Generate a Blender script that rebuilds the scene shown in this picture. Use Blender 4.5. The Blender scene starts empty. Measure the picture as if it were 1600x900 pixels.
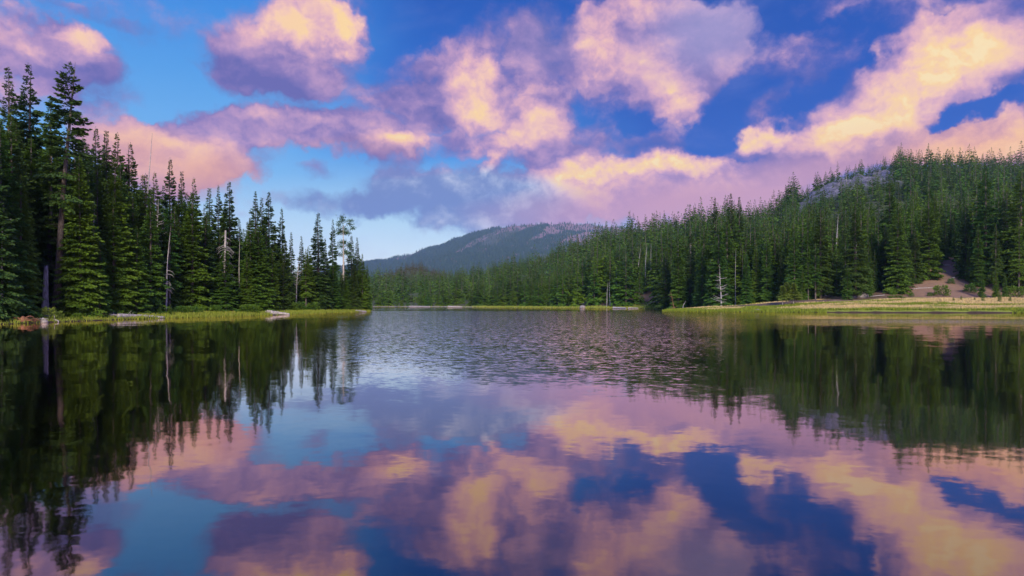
import bpy, math, random
import numpy as np
C = bpy.context
SC = C.scene
COL = SC.collection
R = math.radians
rnd = random.Random(7)
F, HZ, CAMH = 1066.7, 474.0, 2.0          # focal length in photo pixels, horizon row, eye height

# ------------------------------------------------------------------ camera
cam = bpy.data.objects.new('camera', bpy.data.cameras.new('camera'))
COL.objects.link(cam)
cam.location = (0, 0, CAMH)
cam.rotation_euler = (R(90), 0, 0)
cam.data.lens = 24.0
cam.data.sensor_width = 36.0
cam.data.shift_y = 24 / 1600
cam.data.clip_start = 0.1
cam.data.clip_end = 30000
SC.camera = cam

# ------------------------------------------------------------------ view
SC.view_settings.view_transform = 'Standard'
SC.view_settings.look = 'None'
SC.view_settings.exposure = 0.25
SC.view_settings.gamma = 1.0
SC.render.engine = 'CYCLES'
SC.cycles.use_denoising = True
SC.cycles.max_bounces = 6
SC.cycles.diffuse_bounces = 2
SC.cycles.glossy_bounces = 3
SC.cycles.transparent_max_bounces = 8
SC.cycles.volume_bounces = 0
SC.cycles.sample_clamp_indirect = 4.0

SUN_EL, SUN_AZ = 30.0, 172.0     # the low soft evening light comes from behind the camera

def lin(c):
    return tuple(((v / 255) / 12.92 if v / 255 <= 0.04045 else ((v / 255 + 0.055) / 1.055) ** 2.4) for v in c)

# ------------------------------------------------------------------ node helper
class NT:
    def __init__(self, tree):
        self.t = tree
    def n(self, typ, **kw):
        x = self.t.nodes.new(typ)
        for k, v in kw.items():
            setattr(x, k, v)
        return x
    def put(self, sock, v):
        if v is None:
            return
        if isinstance(v, bpy.types.NodeSocket):
            self.t.links.new(v, sock)
        elif isinstance(v, (tuple, list)):
            if len(sock.default_value) == 4 and len(v) == 3:
                v = tuple(v) + (1,)
            sock.default_value = v
        else:
            sock.default_value = v
    def math(self, op, a, b=None, c=None, clamp=False):
        x = self.n('ShaderNodeMath', operation=op, use_clamp=clamp)
        self.put(x.inputs[0], a)
        self.put(x.inputs[1], b)
        if c is not None:
            self.put(x.inputs[2], c)
        return x.outputs[0]
    def vmath(self, op, a, b=None, s=None):
        x = self.n('ShaderNodeVectorMath', operation=op)
        self.put(x.inputs[0], a)
        self.put(x.inputs[1], b)
        if s is not None:
            self.put(x.inputs['Scale'], s)
        return x.outputs['Value'] if op in ('DOT_PRODUCT', 'LENGTH') else x.outputs[0]
    def mix(self, f, a, b, mode='MIX'):
        x = self.n('ShaderNodeMix', data_type='RGBA', blend_type=mode)
        self.put(x.inputs[0], f)
        self.put(x.inputs[6], a)
        self.put(x.inputs[7], b)
        return x.outputs[2]
    def mr(self, v, a, b, c=0.0, d=1.0, smooth=True):
        x = self.n('ShaderNodeMapRange', interpolation_type='SMOOTHSTEP' if smooth else 'LINEAR', clamp=True)
        self.put(x.inputs[0], v)
        for i, q in enumerate((a, b, c, d)):
            self.put(x.inputs[i + 1], q)
        return x.outputs[0]
    def noise(self, vec, scale, detail=4, rough=0.5, dist=0.0, dim='3D'):
        x = self.n('ShaderNodeTexNoise', noise_dimensions=dim)
        self.put(x.inputs['Vector'], vec)
        x.inputs['Scale'].default_value = scale
        x.inputs['Detail'].default_value = detail
        x.inputs['Roughness'].default_value = rough
        x.inputs['Distortion'].default_value = dist
        return x.outputs['Fac'] if 'Fac' in x.outputs else x.outputs[0], x.outputs['Color']
    def ramp(self, v, stops, interp='LINEAR'):
        x = self.n('ShaderNodeValToRGB')
        x.color_ramp.interpolation = interp
        e = x.color_ramp.elements
        while len(e) < len(stops):
            e.new(0.5)
        for i, (p, c) in enumerate(stops):
            e[i].position = p
            e[i].color = tuple(c) + (1,)
        self.put(x.inputs[0], v)
        return x.outputs[0]
    def comb(self, x_, y_, z_):
        x = self.n('ShaderNodeCombineXYZ')
        for i, v in enumerate((x_, y_, z_)):
            self.put(x.inputs[i], v)
        return x.outputs[0]
    def sep(self, v):
        x = self.n('ShaderNodeSeparateXYZ')
        self.put(x.inputs[0], v)
        return x.outputs

# ------------------------------------------------------------------ world: evening sky and clouds, by world direction
def azel(px, py):
    u = (px - 800) / F
    return math.atan(u), math.atan((HZ - py) / F / math.sqrt(1 + u * u))

def build_world():
    w = bpy.data.worlds.new('World')
    SC.world = w
    w.use_nodes = True
    t = w.node_tree
    t.nodes.clear()
    N = NT(t)
    out = N.n('ShaderNodeOutputWorld')
    bg = N.n('ShaderNodeBackground')
    t.links.new(bg.outputs[0], out.inputs[0])
    tc = N.n('ShaderNodeTexCoord')
    sx, sy, sz = N.sep(tc.outputs['Generated'])[:3]
    az = N.math('ARCTAN2', sx, sy)
    el = N.math('ABSOLUTE', N.math('ARCSINE', sz))
    P = N.comb(az, el, 0.0)

    # warps that break up every outline
    n1 = N.noise(P, 6.0, 3, 0.55)[1]
    n2 = N.noise(P, 22.0, 4, 0.6)[1]
    w1 = N.vmath('SCALE', N.vmath('SUBTRACT', n1, (0.5, 0.5, 0.5)), None, 0.075)
    w2 = N.vmath('SCALE', N.vmath('SUBTRACT', n2, (0.5, 0.5, 0.5)), None, 0.05)
    Q = N.vmath('ADD', N.vmath('ADD', P, w1), w2)
    Qs = N.vmath('ADD', P, N.vmath('SCALE', w1, None, 0.6))

    last = [None]
    def blobs(vec0, lst, start=0.0):
        acc = start
        vec = vec0
        for i, b in enumerate(lst):
            if i % 5 == 0 and last[0] is not None:      # keeps the evaluation in sequence (small stack)
                vec = N.vmath('ADD', vec0, N.vmath('SCALE', last[0], None, 1e-7))
            px, py, rx, ry, ang, s = b
            a, e = azel(px, py)
            k = math.cos(a)
            m = N.n('ShaderNodeMapping', vector_type='TEXTURE')
            N.put(m.inputs[0], vec)
            m.inputs[1].default_value = (a, e, 0)
            m.inputs[2].default_value = (0, 0, R(ang))
            m.inputs[3].default_value = (rx / F * k, ry / F * k, 1)
            d = N.vmath('DOT_PRODUCT', m.outputs[0], m.outputs[0])
            f = N.math('SUBTRACT', 1.0, d, clamp=True)
            acc = N.math('MULTIPLY_ADD', f, s, acc)
            last[0] = acc
        return acc

    # where the clouds stand: x, y, half width, half height (in photo pixels, turned into directions), tilt, body
    CL = [
        (30, 62, 165, 62, 0, 1.5), (110, 52, 60, 30, 0, 0.7), (120, 112, 150, 45, -6, 1.25), (0, 110, 120, 60, 0, 1.0), (110, 2, 130, 14, 0, 0.5),
        (455, 78, 120, 85, 0, 1.6), (488, 28, 75, 45, 0, 1.0), (548, 48, 46, 44, 0, 1.1), (440, 126, 105, 46, 0, 0.9), (370, 85, 60, 55, 0, 0.5), (420, 168, 150, 12, 4, -0.5), (470, 150, 120, 40, 0, 0.3), (330, 238, 120, 46, 0, 1.1), (225, 238, 110, 58, 0, 1.0), (600, 150, 90, 30, 0, 0.35), (560, 112, 60, 30, 0, 0.2),
        (185, 196, 90, 40, -20, 1.4), (250, 238, 130, 45, -12, 1.4), (310, 262, 90, 38, 0, 1.0), (345, 212, 100, 34, 0, 1.2), (440, 200, 130, 40, 0, 1.4),
        (545, 214, 125, 40, -6, 1.3), (625, 233, 52, 26, 0, 1.1), (290, 290, 80, 30, 0, 0.7), (240, 270, 80, 40, 0, 0.8), (600, 250, 60, 16, 0, 0.6),
        (398, 270, 30, 14, 0, 0.5), (497, 266, 34, 14, 0, 0.7),
        (560, 314, 190, 26, 0, 0.95), (700, 306, 170, 50, 0, 1.25), (762, 268, 44, 20, 40, 0.9), (640, 276, 90, 22, 0, 0.6), (710, 340, 120, 28, 0, 0.85), (800, 328, 130, 46, 0, 1.2),
        (745, 152, 66, 52, 0, 1.5), (735, 195, 110, 55, 0, 1.1), (842, 178, 66, 55, 0, 1.35), (890, 215, 110, 38, 0, 0.85), (640, 178, 120, 40, 10, 0.95), (650, 130, 110, 45, 20, 0.65), (790, 235, 130, 32, 0, 0.7), (710, 95, 80, 38, 30, 0.65),
        (925, 72, 62, 68, 0, 1.4), (1010, 85, 150, 95, 0, 1.5), (1060, 78, 120, 60, 0, 0.8), (1090, 62, 115, 72, 0, 1.3), (1135, 38, 56, 46, 0, 1.1), (1050, 140, 88, 66, 0, 1.2), (858, 95, 80, 85, 0, 1.15), (800, 80, 75, 66, 0, 0.9), (995, 14, 110, 34, 0, 1.0), (1052, 178, 50, 34, 0, 0.6),
        (905, 284, 130, 50, 0, 1.3), (1010, 292, 230, 52, 0, 1.3), (1110, 296, 190, 56, 0, 1.2), (1190, 212, 62, 26, 10, 1.3), (1200, 176, 66, 30, 25, 0.75), (1030, 232, 75, 34, 0, 0.9), (1240, 252, 130, 46, 0, 1.2), (940, 330, 210, 40, 0, 1.0), (1150, 330, 200, 60, 0, 1.0), (880, 250, 80, 30, 0, 0.7),
        (1455, 110, 135, 75, 20, 1.6), (1520, 128, 80, 62, 0, 1.3), (1375, 165, 120, 70, 25, 1.3), (1330, 215, 130, 55, 10, 1.3), (1430, 200, 160, 52, 0, 1.1), (1485, 60, 90, 40, 0, 0.9), (1575, 48, 130, 62, 0, 1.1), (1320, 250, 160, 40, 0, 1.1),
        (1575, 210, 120, 44, 12, 1.4), (1620, 240, 120, 60, 0, 1.3), (1490, 236, 130, 28, 0, 0.9), (1530, 180, 95, 17, 14, -1.5), (1130, 200, 60, 30, 0, -0.6), (1100, 225, 60, 20, 0, -0.4), (250, 130, 90, 35, 0, -0.4), (1250, 170, 40, 60, 30, -0.4), (1010, 200, 90, 18, 0, -0.5),
        (1235, 78, 75, 42, 0, 0.55), (1290, 8, 80, 24, 0, 0.6), (1260, 128, 75, 26, 20, 0.5), (1390, 6, 90, 18, 0, 0.5), (1500, 10, 150, 30, 0, 0.6),
    ]
    body = blobs(Q, CL)
    # clouds of the rest of the sky (beside, above and behind this view)
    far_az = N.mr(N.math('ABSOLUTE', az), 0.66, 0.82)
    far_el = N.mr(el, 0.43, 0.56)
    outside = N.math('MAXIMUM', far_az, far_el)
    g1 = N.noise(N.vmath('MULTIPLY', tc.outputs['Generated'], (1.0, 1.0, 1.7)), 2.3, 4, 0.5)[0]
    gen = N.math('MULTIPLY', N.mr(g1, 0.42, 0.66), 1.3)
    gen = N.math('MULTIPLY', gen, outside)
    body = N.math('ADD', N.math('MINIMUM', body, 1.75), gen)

    nv = N.comb(az, N.math('MULTIPLY', el, 1.25), 0.3)
    f1 = N.noise(N.vmath('ADD', nv, w1), 8.0, 9, 0.54)[0]
    f2 = N.noise(N.vmath('ADD', N.vmath('ADD', nv, w1), (0.010, 0.030, 0.0)), 8.0, 6, 0.48)[0]
    bump = N.math('SUBTRACT', f1, f2)
    g0_ = N.noise(N.vmath('ADD', nv, w2), 30.0, 7, 0.62)[0]
    dens = N.math('ADD', body, N.math('MULTIPLY_ADD', f1, 2.2, -1.12))
    dens = N.math('ADD', dens, N.math('MULTIPLY_ADD', g0_, 1.1, -0.55))
    # thin veils between the clouds
    veil = N.noise(N.vmath('MULTIPLY', N.vmath('ADD', P, w1), (1.0, 2.0, 1.0)), 5.0, 7, 0.6)[0]
    veil = N.math('MULTIPLY', N.mr(veil, 0.50, 0.80), 0.22)

    # light and warmth of the cloud bodies
    GL = [
        (50, 45, 140, 48, -5, 0.55), (140, 48, 50, 24, 0, 0.40), (490, 28, 95, 50, 0, 0.62), (548, 48, 44, 40, 0, 0.50), (430, 40, 60, 34, 0, 0.30), (20, 110, 80, 40, 0, 0.1), (470, 85, 120, 50, 0, 0.14),
        (745, 150, 62, 55, 0, 0.60), (842, 175, 60, 50, 0, 0.46), (760, 205, 70, 30, 0, 0.3), (925, 62, 48, 62, 0, 0.52), (1010, 110, 90, 75, 0, 0.24), (1050, 150, 60, 60, 0, 0.22), (1080, 80, 90, 60, 0, 0.10), (1010, 8, 90, 26, 0, 0.3),
        (960, 262, 110, 26, 0, 0.62), (1080, 260, 90, 26, 0, 0.7), (1195, 212, 60, 22, 0, 0.75), (900, 290, 90, 40, 0, 0.35), (1000, 300, 260, 50, 0, 0.28), (765, 262, 34, 16, 40, 0.45),
        (1505, 115, 100, 78, 0, 0.50), (1440, 100, 120, 70, 25, 0.36), (1370, 200, 110, 30, 0, 0.40), (1390, 160, 110, 60, 20, 0.26), (1425, 215, 150, 40, 0, 0.2), (1290, 225, 80, 30, 0, 0.42),
        (1590, 220, 120, 40, 12, 0.50), (1520, 205, 70, 18, 20, 0.35), (1620, 250, 100, 50, 0, 0.4), (1490, 245, 110, 24, 0, 0.4),
        (200, 190, 80, 26, -22, 0.42), (300, 255, 120, 40, 0, 0.36), (450, 190, 100, 20, 0, 0.25), (630, 232, 44, 22, 0, 0.35), (250, 230, 100, 30, -12, 0.2), (600, 225, 60, 18, 0, 0.2),
        (130, 125, 110, 34, 0, -0.16), (430, 135, 140, 50, 0, -0.22), (1120, 60, 80, 60, 0, -0.08), (860, 95, 40, 60, 0, -0.12), (450, 215, 180, 34, 0, 0.16), (330, 225, 90, 34, 0, 0.14),
    ]
    glow = blobs(Q, GL)
    g1_ = N.noise(N.vmath('ADD', nv, w2), 26.0, 6, 0.6)[0]
    g2_ = N.noise(N.vmath('ADD', N.vmath('ADD', nv, w2), (0.004, 0.010, 0.0)), 26.0, 5, 0.58)[0]
    bump2 = N.math('SUBTRACT', g1_, g2_)
    glow = N.math('MULTIPLY', glow, N.mr(N.math('ADD', N.math('MULTIPLY', f1, 0.6), N.math('MULTIPLY', g1_, 0.4)), 0.34, 0.62, 0.62, 1.05))
    L = N.math('ADD', glow, N.math('MULTIPLY', bump, 1.6))
    L = N.math('ADD', L, N.math('MULTIPLY', bump2, 0.5))
    thick = N.mr(dens, 0.4, 1.6)
    L = N.math('ADD', L, N.math('MULTIPLY_ADD', thick, 0.10, 0.16), clamp=True)
    L = N.math('MULTIPLY', L, N.mr(az, -0.42, -0.08, 0.80, 1.0))
    alpha = N.mr(dens, 0.06, N.math('MULTIPLY_ADD', L, -0.65, 1.38))
    ccol = N.ramp(L, [(0.0, lin((104, 100, 168))), (0.2, lin((140, 120, 178))), (0.38, lin((184, 148, 188))), (0.56, lin((226, 176, 188))), (0.74, lin((248, 202, 178))), (0.90, lin((255, 216, 152))), (1.0, lin((255, 228, 172)))])
    # orange belt low on both sides, grey blue belt in the middle, cooler upper clouds
    OR = blobs(Qs, [(270, 262, 210, 60, -8, 1.1), (330, 290, 120, 50, 0, 0.6), (1580, 225, 200, 60, 0, 0.9), (1400, 235, 200, 50, 0, 0.5), (1480, 260, 260, 40, 0, 0.5), (180, 215, 80, 60, 0, 0.5), (590, 236, 110, 22, 0, 0.5), (460, 240, 60, 20, 0, 0.5)])
    ccol = N.mix(N.math('MULTIPLY', OR, 0.55, clamp=True), ccol, N.mix(L, lin((206, 138, 140)), lin((255, 192, 140))))
    GB = blobs(Qs, [(640, 312, 260, 60, 0, 1.3), (760, 330, 170, 70, 0, 1.0), (560, 320, 160, 40, 0, 0.8)])
    ccol = N.mix(N.math('MULTIPLY', GB, 0.85, clamp=True), ccol, N.mix(N.mr(L, 0.15, 0.75), lin((116, 138, 192)), lin((214, 220, 236))))
    PK = blobs(Qs, [(1000, 335, 300, 50, 0, 1.0), (1200, 320, 240, 70, 0, 0.9), (1250, 280, 140, 40, 0, 0.5)])
    ccol = N.mix(N.math('MULTIPLY', PK, 0.7, clamp=True), ccol, lin((206, 156, 178)))
    cool = blobs(P, [(1130, 30, 120, 80, 0, 0.8), (1080, 60, 130, 90, 0, 0.5), (850, 60, 90, 60, 0, 0.3)])
    ccol = N.mix(N.math('MULTIPLY', cool, 0.45, clamp=True), ccol, lin((176, 168, 212)))

    # clear sky behind the clouds
    hz = N.ramp(N.math('DIVIDE', el, 0.5), [(0.0, lin((240, 234, 230))), (0.12, lin((222, 238, 244))), (0.27, lin((170, 214, 240))), (0.42, lin((66, 148, 226))), (0.62, lin((6, 98, 198))), (0.85, lin((0, 78, 178))), (1.0, lin((2, 74, 168)))])
    hr = N.ramp(N.math('DIVIDE', el, 0.5), [(0.0, lin((206, 160, 180))), (0.2, lin((150, 140, 200))), (0.40, lin((8, 84, 186))), (0.62, lin((0, 76, 178))), (1.0, lin((2, 72, 166)))])
    hl = N.ramp(N.math('DIVIDE', el, 0.5), [(0.0, lin((232, 230, 234))), (0.2, lin((196, 224, 242))), (0.36, lin((118, 184, 238))), (0.6, lin((80, 158, 230))), (0.8, lin((48, 134, 222))), (1.0, lin((22, 104, 200)))])
    side = N.math('ADD', az, N.math('MULTIPLY_ADD', n_f(N, P), 0.3, -0.15))
    clear = N.mix(N.mr(side, -0.38, -0.12), hl, hz)
    clear = N.mix(N.mr(side, 0.02, 0.22), clear, hr)
    sk = N.n('ShaderNodeTexSky', sky_type='NISHITA')
    sk.sun_disc = False
    sk.sun_elevation = R(SUN_EL)
    sk.sun_rotation = R(SUN_AZ)
    clear = N.vmath('SCALE', clear, None, N.mr(el, 0.02, 0.17, 11.2, 10.0))
    clear = N.mix(0.06, clear, sk.outputs[0])

    veilc = N.vmath('SCALE', N.mix(GB, lin((150, 150, 205)), lin((140, 165, 215))), None, 10.0)
    c1 = N.mix(veil, clear, veilc)
    c2 = N.mix(alpha, c1, N.vmath('SCALE', ccol, None, 10.0))
    # the sky outside this view is brightened, added fill light for the forest shadows
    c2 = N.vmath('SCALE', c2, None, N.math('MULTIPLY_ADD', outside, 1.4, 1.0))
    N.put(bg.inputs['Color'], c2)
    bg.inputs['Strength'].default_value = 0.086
    w.cycles.sampling_method = 'MANUAL'
    w.cycles.sample_map_resolution = 512

def n_f(N, P):
    return N.noise(P, 4.0, 3, 0.5)[0]
build_world()

# ------------------------------------------------------------------ sun
sd = bpy.data.lights.new('sun', 'SUN')
sd.energy = 4.8
sd.angle = R(14)
sd.color = (1.0, 0.85, 0.62)
so = bpy.data.objects.new('sun', sd)
COL.objects.link(so)
so.rotation_euler = (R(90 - SUN_EL), 0, R(180 - SUN_AZ))

# ------------------------------------------------------------------ materials
def new_mat(name):
    m = bpy.data.materials.new(name)
    m.use_nodes = True
    m.node_tree.nodes.clear()
    N = NT(m.node_tree)
    out = N.n('ShaderNodeOutputMaterial')
    return m, N, out

def principled(N, color, rough=0.8, normal=None):
    p = N.n('ShaderNodeBsdfPrincipled')
    N.put(p.inputs['Base Color'], color)
    N.put(p.inputs['Roughness'], rough)
    p.inputs['Specular IOR Level'].default_value = 0.2
    if normal is not None:
        N.put(p.inputs['Normal'], normal)
    return p.outputs[0]

def mat_foliage(name, a, b, c, use_attr=False):
    m, N, out = new_mat(name)
    oi = N.n('ShaderNodeObjectInfo')
    r = oi.outputs['Random']
    if use_attr:
        at = N.n('ShaderNodeAttribute', attribute_name='tint')
        r = at.outputs['Fac']
    tc = N.n('ShaderNodeTexCoord')
    big = N.noise(tc.outputs['Object'], 0.55, 3, 0.6)[0]
    fine = N.noise(tc.outputs['Object'], 3.5, 2, 0.6)[0]
    mixf = N.math('ADD', N.math('MULTIPLY', r, 0.75), N.math('MULTIPLY_ADD', big, 1.0, -0.4), clamp=True)
    col = N.mix(mixf, a, b)
    col = N.mix(N.mr(fine, 0.48, 0.72), col, c)
    if use_attr:
        # every tree its own shade of green
        wn = N.n('ShaderNodeTexWhiteNoise', noise_dimensions='1D')
        N.put(wn.inputs['W'], N.math('MULTIPLY', r, 913.7))
        col = N.vmath('SCALE', col, None, N.math('MULTIPLY_ADD', wn.outputs['Value'], 0.75, 0.62))
        olive = N.mr(r, 1.5, 1.9)
        col = N.mix(olive, col, (0.105, 0.095, 0.035))
    p = principled(N, col, 0.65)
    tl = N.n('ShaderNodeBsdfTranslucent')
    N.put(tl.inputs[0], N.mix(0.5, col, (0.10, 0.15, 0.02)))
    mx = N.n('ShaderNodeMixShader')
    mx.inputs[0].default_value = 0.22
    N.t.links.new(p, mx.inputs[1])
    N.t.links.new(tl.outputs[0], mx.inputs[2])
    N.t.links.new(mx.outputs[0], out.inputs[0])
    return m

M = {}
M['fir'] = mat_foliage('fir_needles', (0.024, 0.096, 0.019), (0.088, 0.150, 0.010), (0.118, 0.205, 0.020))
M['fir_dark'] = mat_foliage('dark_fir_needles', (0.020, 0.064, 0.018), (0.056, 0.098, 0.013), (0.082, 0.130, 0.018))
M['young'] = mat_foliage('young_needles', (0.110, 0.190, 0.025), (0.170, 0.230, 0.035), (0.200, 0.270, 0.050))
M['forest'] = mat_foliage('forest_needles', (0.020, 0.084, 0.012), (0.090, 0.150, 0.007), (0.120, 0.195, 0.012), True)
M['far_forest'] = mat_foliage('far_forest_needles', (0.020, 0.050, 0.030), (0.035, 0.065, 0.030), (0.040, 0.075, 0.030), True)

def mat_bark(name, a, b, scale=3.0):
    m, N, out = new_mat(name)
    tc = N.n('ShaderNodeTexCoord')
    v = N.vmath('MULTIPLY', tc.outputs['Object'], (4.0, 4.0, 0.7))
    f = N.noise(v, scale, 6, 0.65)[0]
    col = N.mix(N.mr(f, 0.35, 0.65), a, b)
    bp = N.n('ShaderNodeBump')
    bp.inputs['Strength'].default_value = 0.6
    bp.inputs['Distance'].default_value = 0.05
    N.put(bp.inputs['Height'], f)
    N.t.links.new(principled(N, col, 0.9, bp.outputs[0]), out.inputs[0])
    return m
M['bark'] = mat_bark('fir_bark', (0.050, 0.040, 0.036), (0.15, 0.125, 0.115))
M['bark_pale'] = mat_bark('pale_bark', (0.22, 0.20, 0.19), (0.46, 0.42, 0.38))
M['dead'] = mat_bark('weathered_wood', (0.13, 0.125, 0.13), (0.40, 0.38, 0.38))
M['log'] = mat_bark('silver_log_wood', (0.12, 0.105, 0.10), (0.42, 0.40, 0.40))
M['rust'] = mat_bark('red_brown_dead_wood', (0.10, 0.05, 0.03), (0.26, 0.13, 0.08))

def link(name, me, mats, parent=None):
    o = bpy.data.objects.new(name, me)
    for m in (mats if isinstance(mats, (list, tuple)) else [mats]):
        if m.name not in [x.name for x in me.materials if x]:
            me.materials.append(m)
    COL.objects.link(o)
    o.parent = parent
    return o

def quad_mesh(name, V, Q, smooth=False, mat_index=None, attr=None):
    V = np.asarray(V, np.float32)
    Q = np.asarray(Q, np.int32)
    me = bpy.data.meshes.new(name)
    me.vertices.add(len(V))
    me.vertices.foreach_set('co', V.ravel())
    me.loops.add(Q.size)
    me.loops.foreach_set('vertex_index', Q.ravel())
    me.polygons.add(len(Q))
    me.polygons.foreach_set('loop_start', np.arange(0, Q.size, 4, dtype=np.int32))
    if smooth:
        me.polygons.foreach_set('use_smooth', np.ones(len(Q), bool))
    if mat_index is not None:
        me.polygons.foreach_set('material_index', np.asarray(mat_index, np.int32))
    me.update(calc_edges=True)
    if attr is not None:
        a = me.attributes.new('tint', 'FLOAT', 'POINT')
        a.data.foreach_set('value', np.asarray(attr, np.float32))
    return me

# ------------------------------------------------------------------ lake outline and terrain
SH = [(-40, -5), (-70, 2), (-80, 20), (-70, 44), (-57, 57), (-49.5, 64), (-48.4, 72), (-48, 80), (-47.4, 88), (-45, 98), (-42, 112), (-39.5, 128),
      (-37.5, 145), (-35.6, 158), (-34.6, 164), (-36.5, 171), (-46, 186), (-72, 235), (-92, 300), (-96, 362), (-80, 386), (-55, 391), (-38, 384), (-20, 358),
      (-6, 330), (14, 306), (34, 287), (50, 268), (57, 254), (62, 225), (57, 196), (43, 181), (38.5, 172), (44, 163), (56, 156), (72, 148), (90, 144), (107, 142),
      (135, 138), (160, 120), (170, 80), (150, 30), (110, 2), (60, -6), (0, -7)]
def catmull(P, k=5):
    P = np.array(P, float)
    out = []
    n = len(P)
    for i in range(n):
        p0, p1, p2, p3 = P[i - 1], P[i], P[(i + 1) % n], P[(i + 2) % n]
        for j in range(k):
            t = j / k
            out.append(0.5 * ((2 * p1) + (-p0 + p2) * t + (2 * p0 - 5 * p1 + 4 * p2 - p3) * t * t + (-p0 + 3 * p1 - 3 * p2 + p3) * t ** 3))
    return np.array(out)
SHP = catmull(SH)

def hash2(ix, iy, seed):
    h = (ix.astype(np.int64) * 374761393 + iy.astype(np.int64) * 668265263 + seed * 982451653) & 0x7fffffff
    h = ((h ^ (h >> 13)) * 1274126177) & 0x7fffffff
    h = h ^ (h >> 16)
    return (h & 0xffff) / 65535.0
def vnoise(x, y, seed=0):
    ix, iy = np.floor(x), np.floor(y)
    fx, fy = x - ix, y - iy
    fx, fy = fx * fx * (3 - 2 * fx), fy * fy * (3 - 2 * fy)
    a, b = hash2(ix, iy, seed), hash2(ix + 1, iy, seed)
    c, d = hash2(ix, iy + 1, seed), hash2(ix + 1, iy + 1, seed)
    return (a * (1 - fx) + b * fx) * (1 - fy) + (c * (1 - fx) + d * fx) * fy
def fbm(x, y, seed=0, o=4):
    s, a, t = 0, 1.0, 0
    for i in range(o):
        s = s + a * vnoise(x * 2 ** i, y * 2 ** i, seed + i)
        t += a
        a *= 0.5
    return s / t
def sstep(a, b, x):
    t = np.clip((x - a) / (b - a), 0, 1)
    return t * t * (3 - 2 * t)

def shore_dist(x, y):
    """signed distance to the shoreline, positive on land"""
    x, y = np.atleast_1d(np.asarray(x, float)), np.atleast_1d(np.asarray(y, float))
    A, B = SHP, np.roll(SHP, -1, 0)
    d2 = np.full(x.shape, 1e18)
    ins = np.zeros(x.shape, bool)
    for (ax, ay), (bx, by) in zip(A, B):
        ex, ey = bx - ax, by - ay
        t = np.clip(((x - ax) * ex + (y - ay) * ey) / (ex * ex + ey * ey), 0, 1)
        d2 = np.minimum(d2, (x - ax - t * ex) ** 2 + (y - ay - t * ey) ** 2)
        if ay != by:
            c = ((ay > y) != (by > y)) & (x < (bx - ax) * (y - ay) / (by - ay) + ax)
            ins ^= c
    d = np.sqrt(d2)
    return np.where(ins, -d, d)

TU = [-2.0, -0.30, -.187, -.094, 0, .047, .094, .15, .234, .328, .375, .412, .45, .487, .562, .656, .75, 2.0]
TV = [.022, .022, .018, .021, .040, .048, .061, .079, .090, .102, .103, .134, .158, .172, .184, .174, .170, .165]
DS = 700.0
def terrain(x, y, s=None):
    x, y = np.atleast_1d(np.asarray(x, float)), np.atleast_1d(np.asarray(y, float))
    if s is None:
        s = shore_dist(x, y)
    yy = np.maximum(y, 60)
    u = x / yy
    T = np.interp(u, TU, TV)
    y0 = np.interp(u, [-0.2, -0.05, 0.1, 0.2, 0.26], [420, 380, 300, 250, 186])
    t = np.clip((y - y0) / (DS - y0), 0, 1)
    hill = T * DS * t ** 1.15
    back = np.clip((y - DS) / 600, 0, 1)
    hill = hill * (1 - 0.55 * back * back * (3 - 2 * back))
    right = sstep(20, 60, x)
    left = sstep(0, -30, x) * sstep(260, 200, y)
    ss = np.maximum(s, 0)
    bank = (0.16 + 0.26 * sstep(55, 75, x)) * sstep(-0.3, 1.0, s + 0.5 * (vnoise(x / 2.2, y / 2.2, 5) - .5))
    mead = bank + ss * 0.012 + right * np.clip(ss, 0, 70) * 0.062
    leftz = left * (np.clip(ss, 0, 8) * 0.05 + np.clip(ss - 8, 0, 70) * 0.16)
    # bare brown slope at the right edge of the meadow
    bare = 5.0 * np.exp(-((x - 142) / 17) ** 2 - ((y - 222) / 20) ** 2)
    knoll = 34 * np.exp(-((x + 140) / 55) ** 2 - ((y - 1000) / 110) ** 2)
    z = mead + leftz + bare + hill * sstep(0, 25, s) + knoll
    z = z + sstep(4, 30, s) * (fbm(x / 18, y / 18, 11) - .5) * 2.0 + sstep(60, 200, s) * (fbm(x / 70, y / 70, 12) - .5) * 12
    rock = sstep(.40, .44, u) * sstep(.60, .53, u) * sstep(540, 580, y) * sstep(740, 700, y)
    z = z + rock * (fbm(x / 9, y / 9, 21, 5) - .5) * 16
    bed = -0.18 - 0.10 * (-s) - 1.6 * (1 - np.exp(s / 9.0)) + 0.5 * (fbm(x / 1.6, y / 1.6, 31) - .5) * sstep(-1, -8, s)
    z = np.where(s > -0.6, z, np.maximum(bed, -3.2))
    m = (s > -1.6) & (s <= -0.6)
    z = np.where(m, np.minimum(z, -0.05), z)
    # gentle ramp across the waterline
    z = np.where((s > -0.6) & (s < 0.4), -0.2 + (s + 0.6) * 0.36 + 0.1 * (vnoise(x / 1.2, y / 1.2, 9) - .5), z)
    return z

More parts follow.
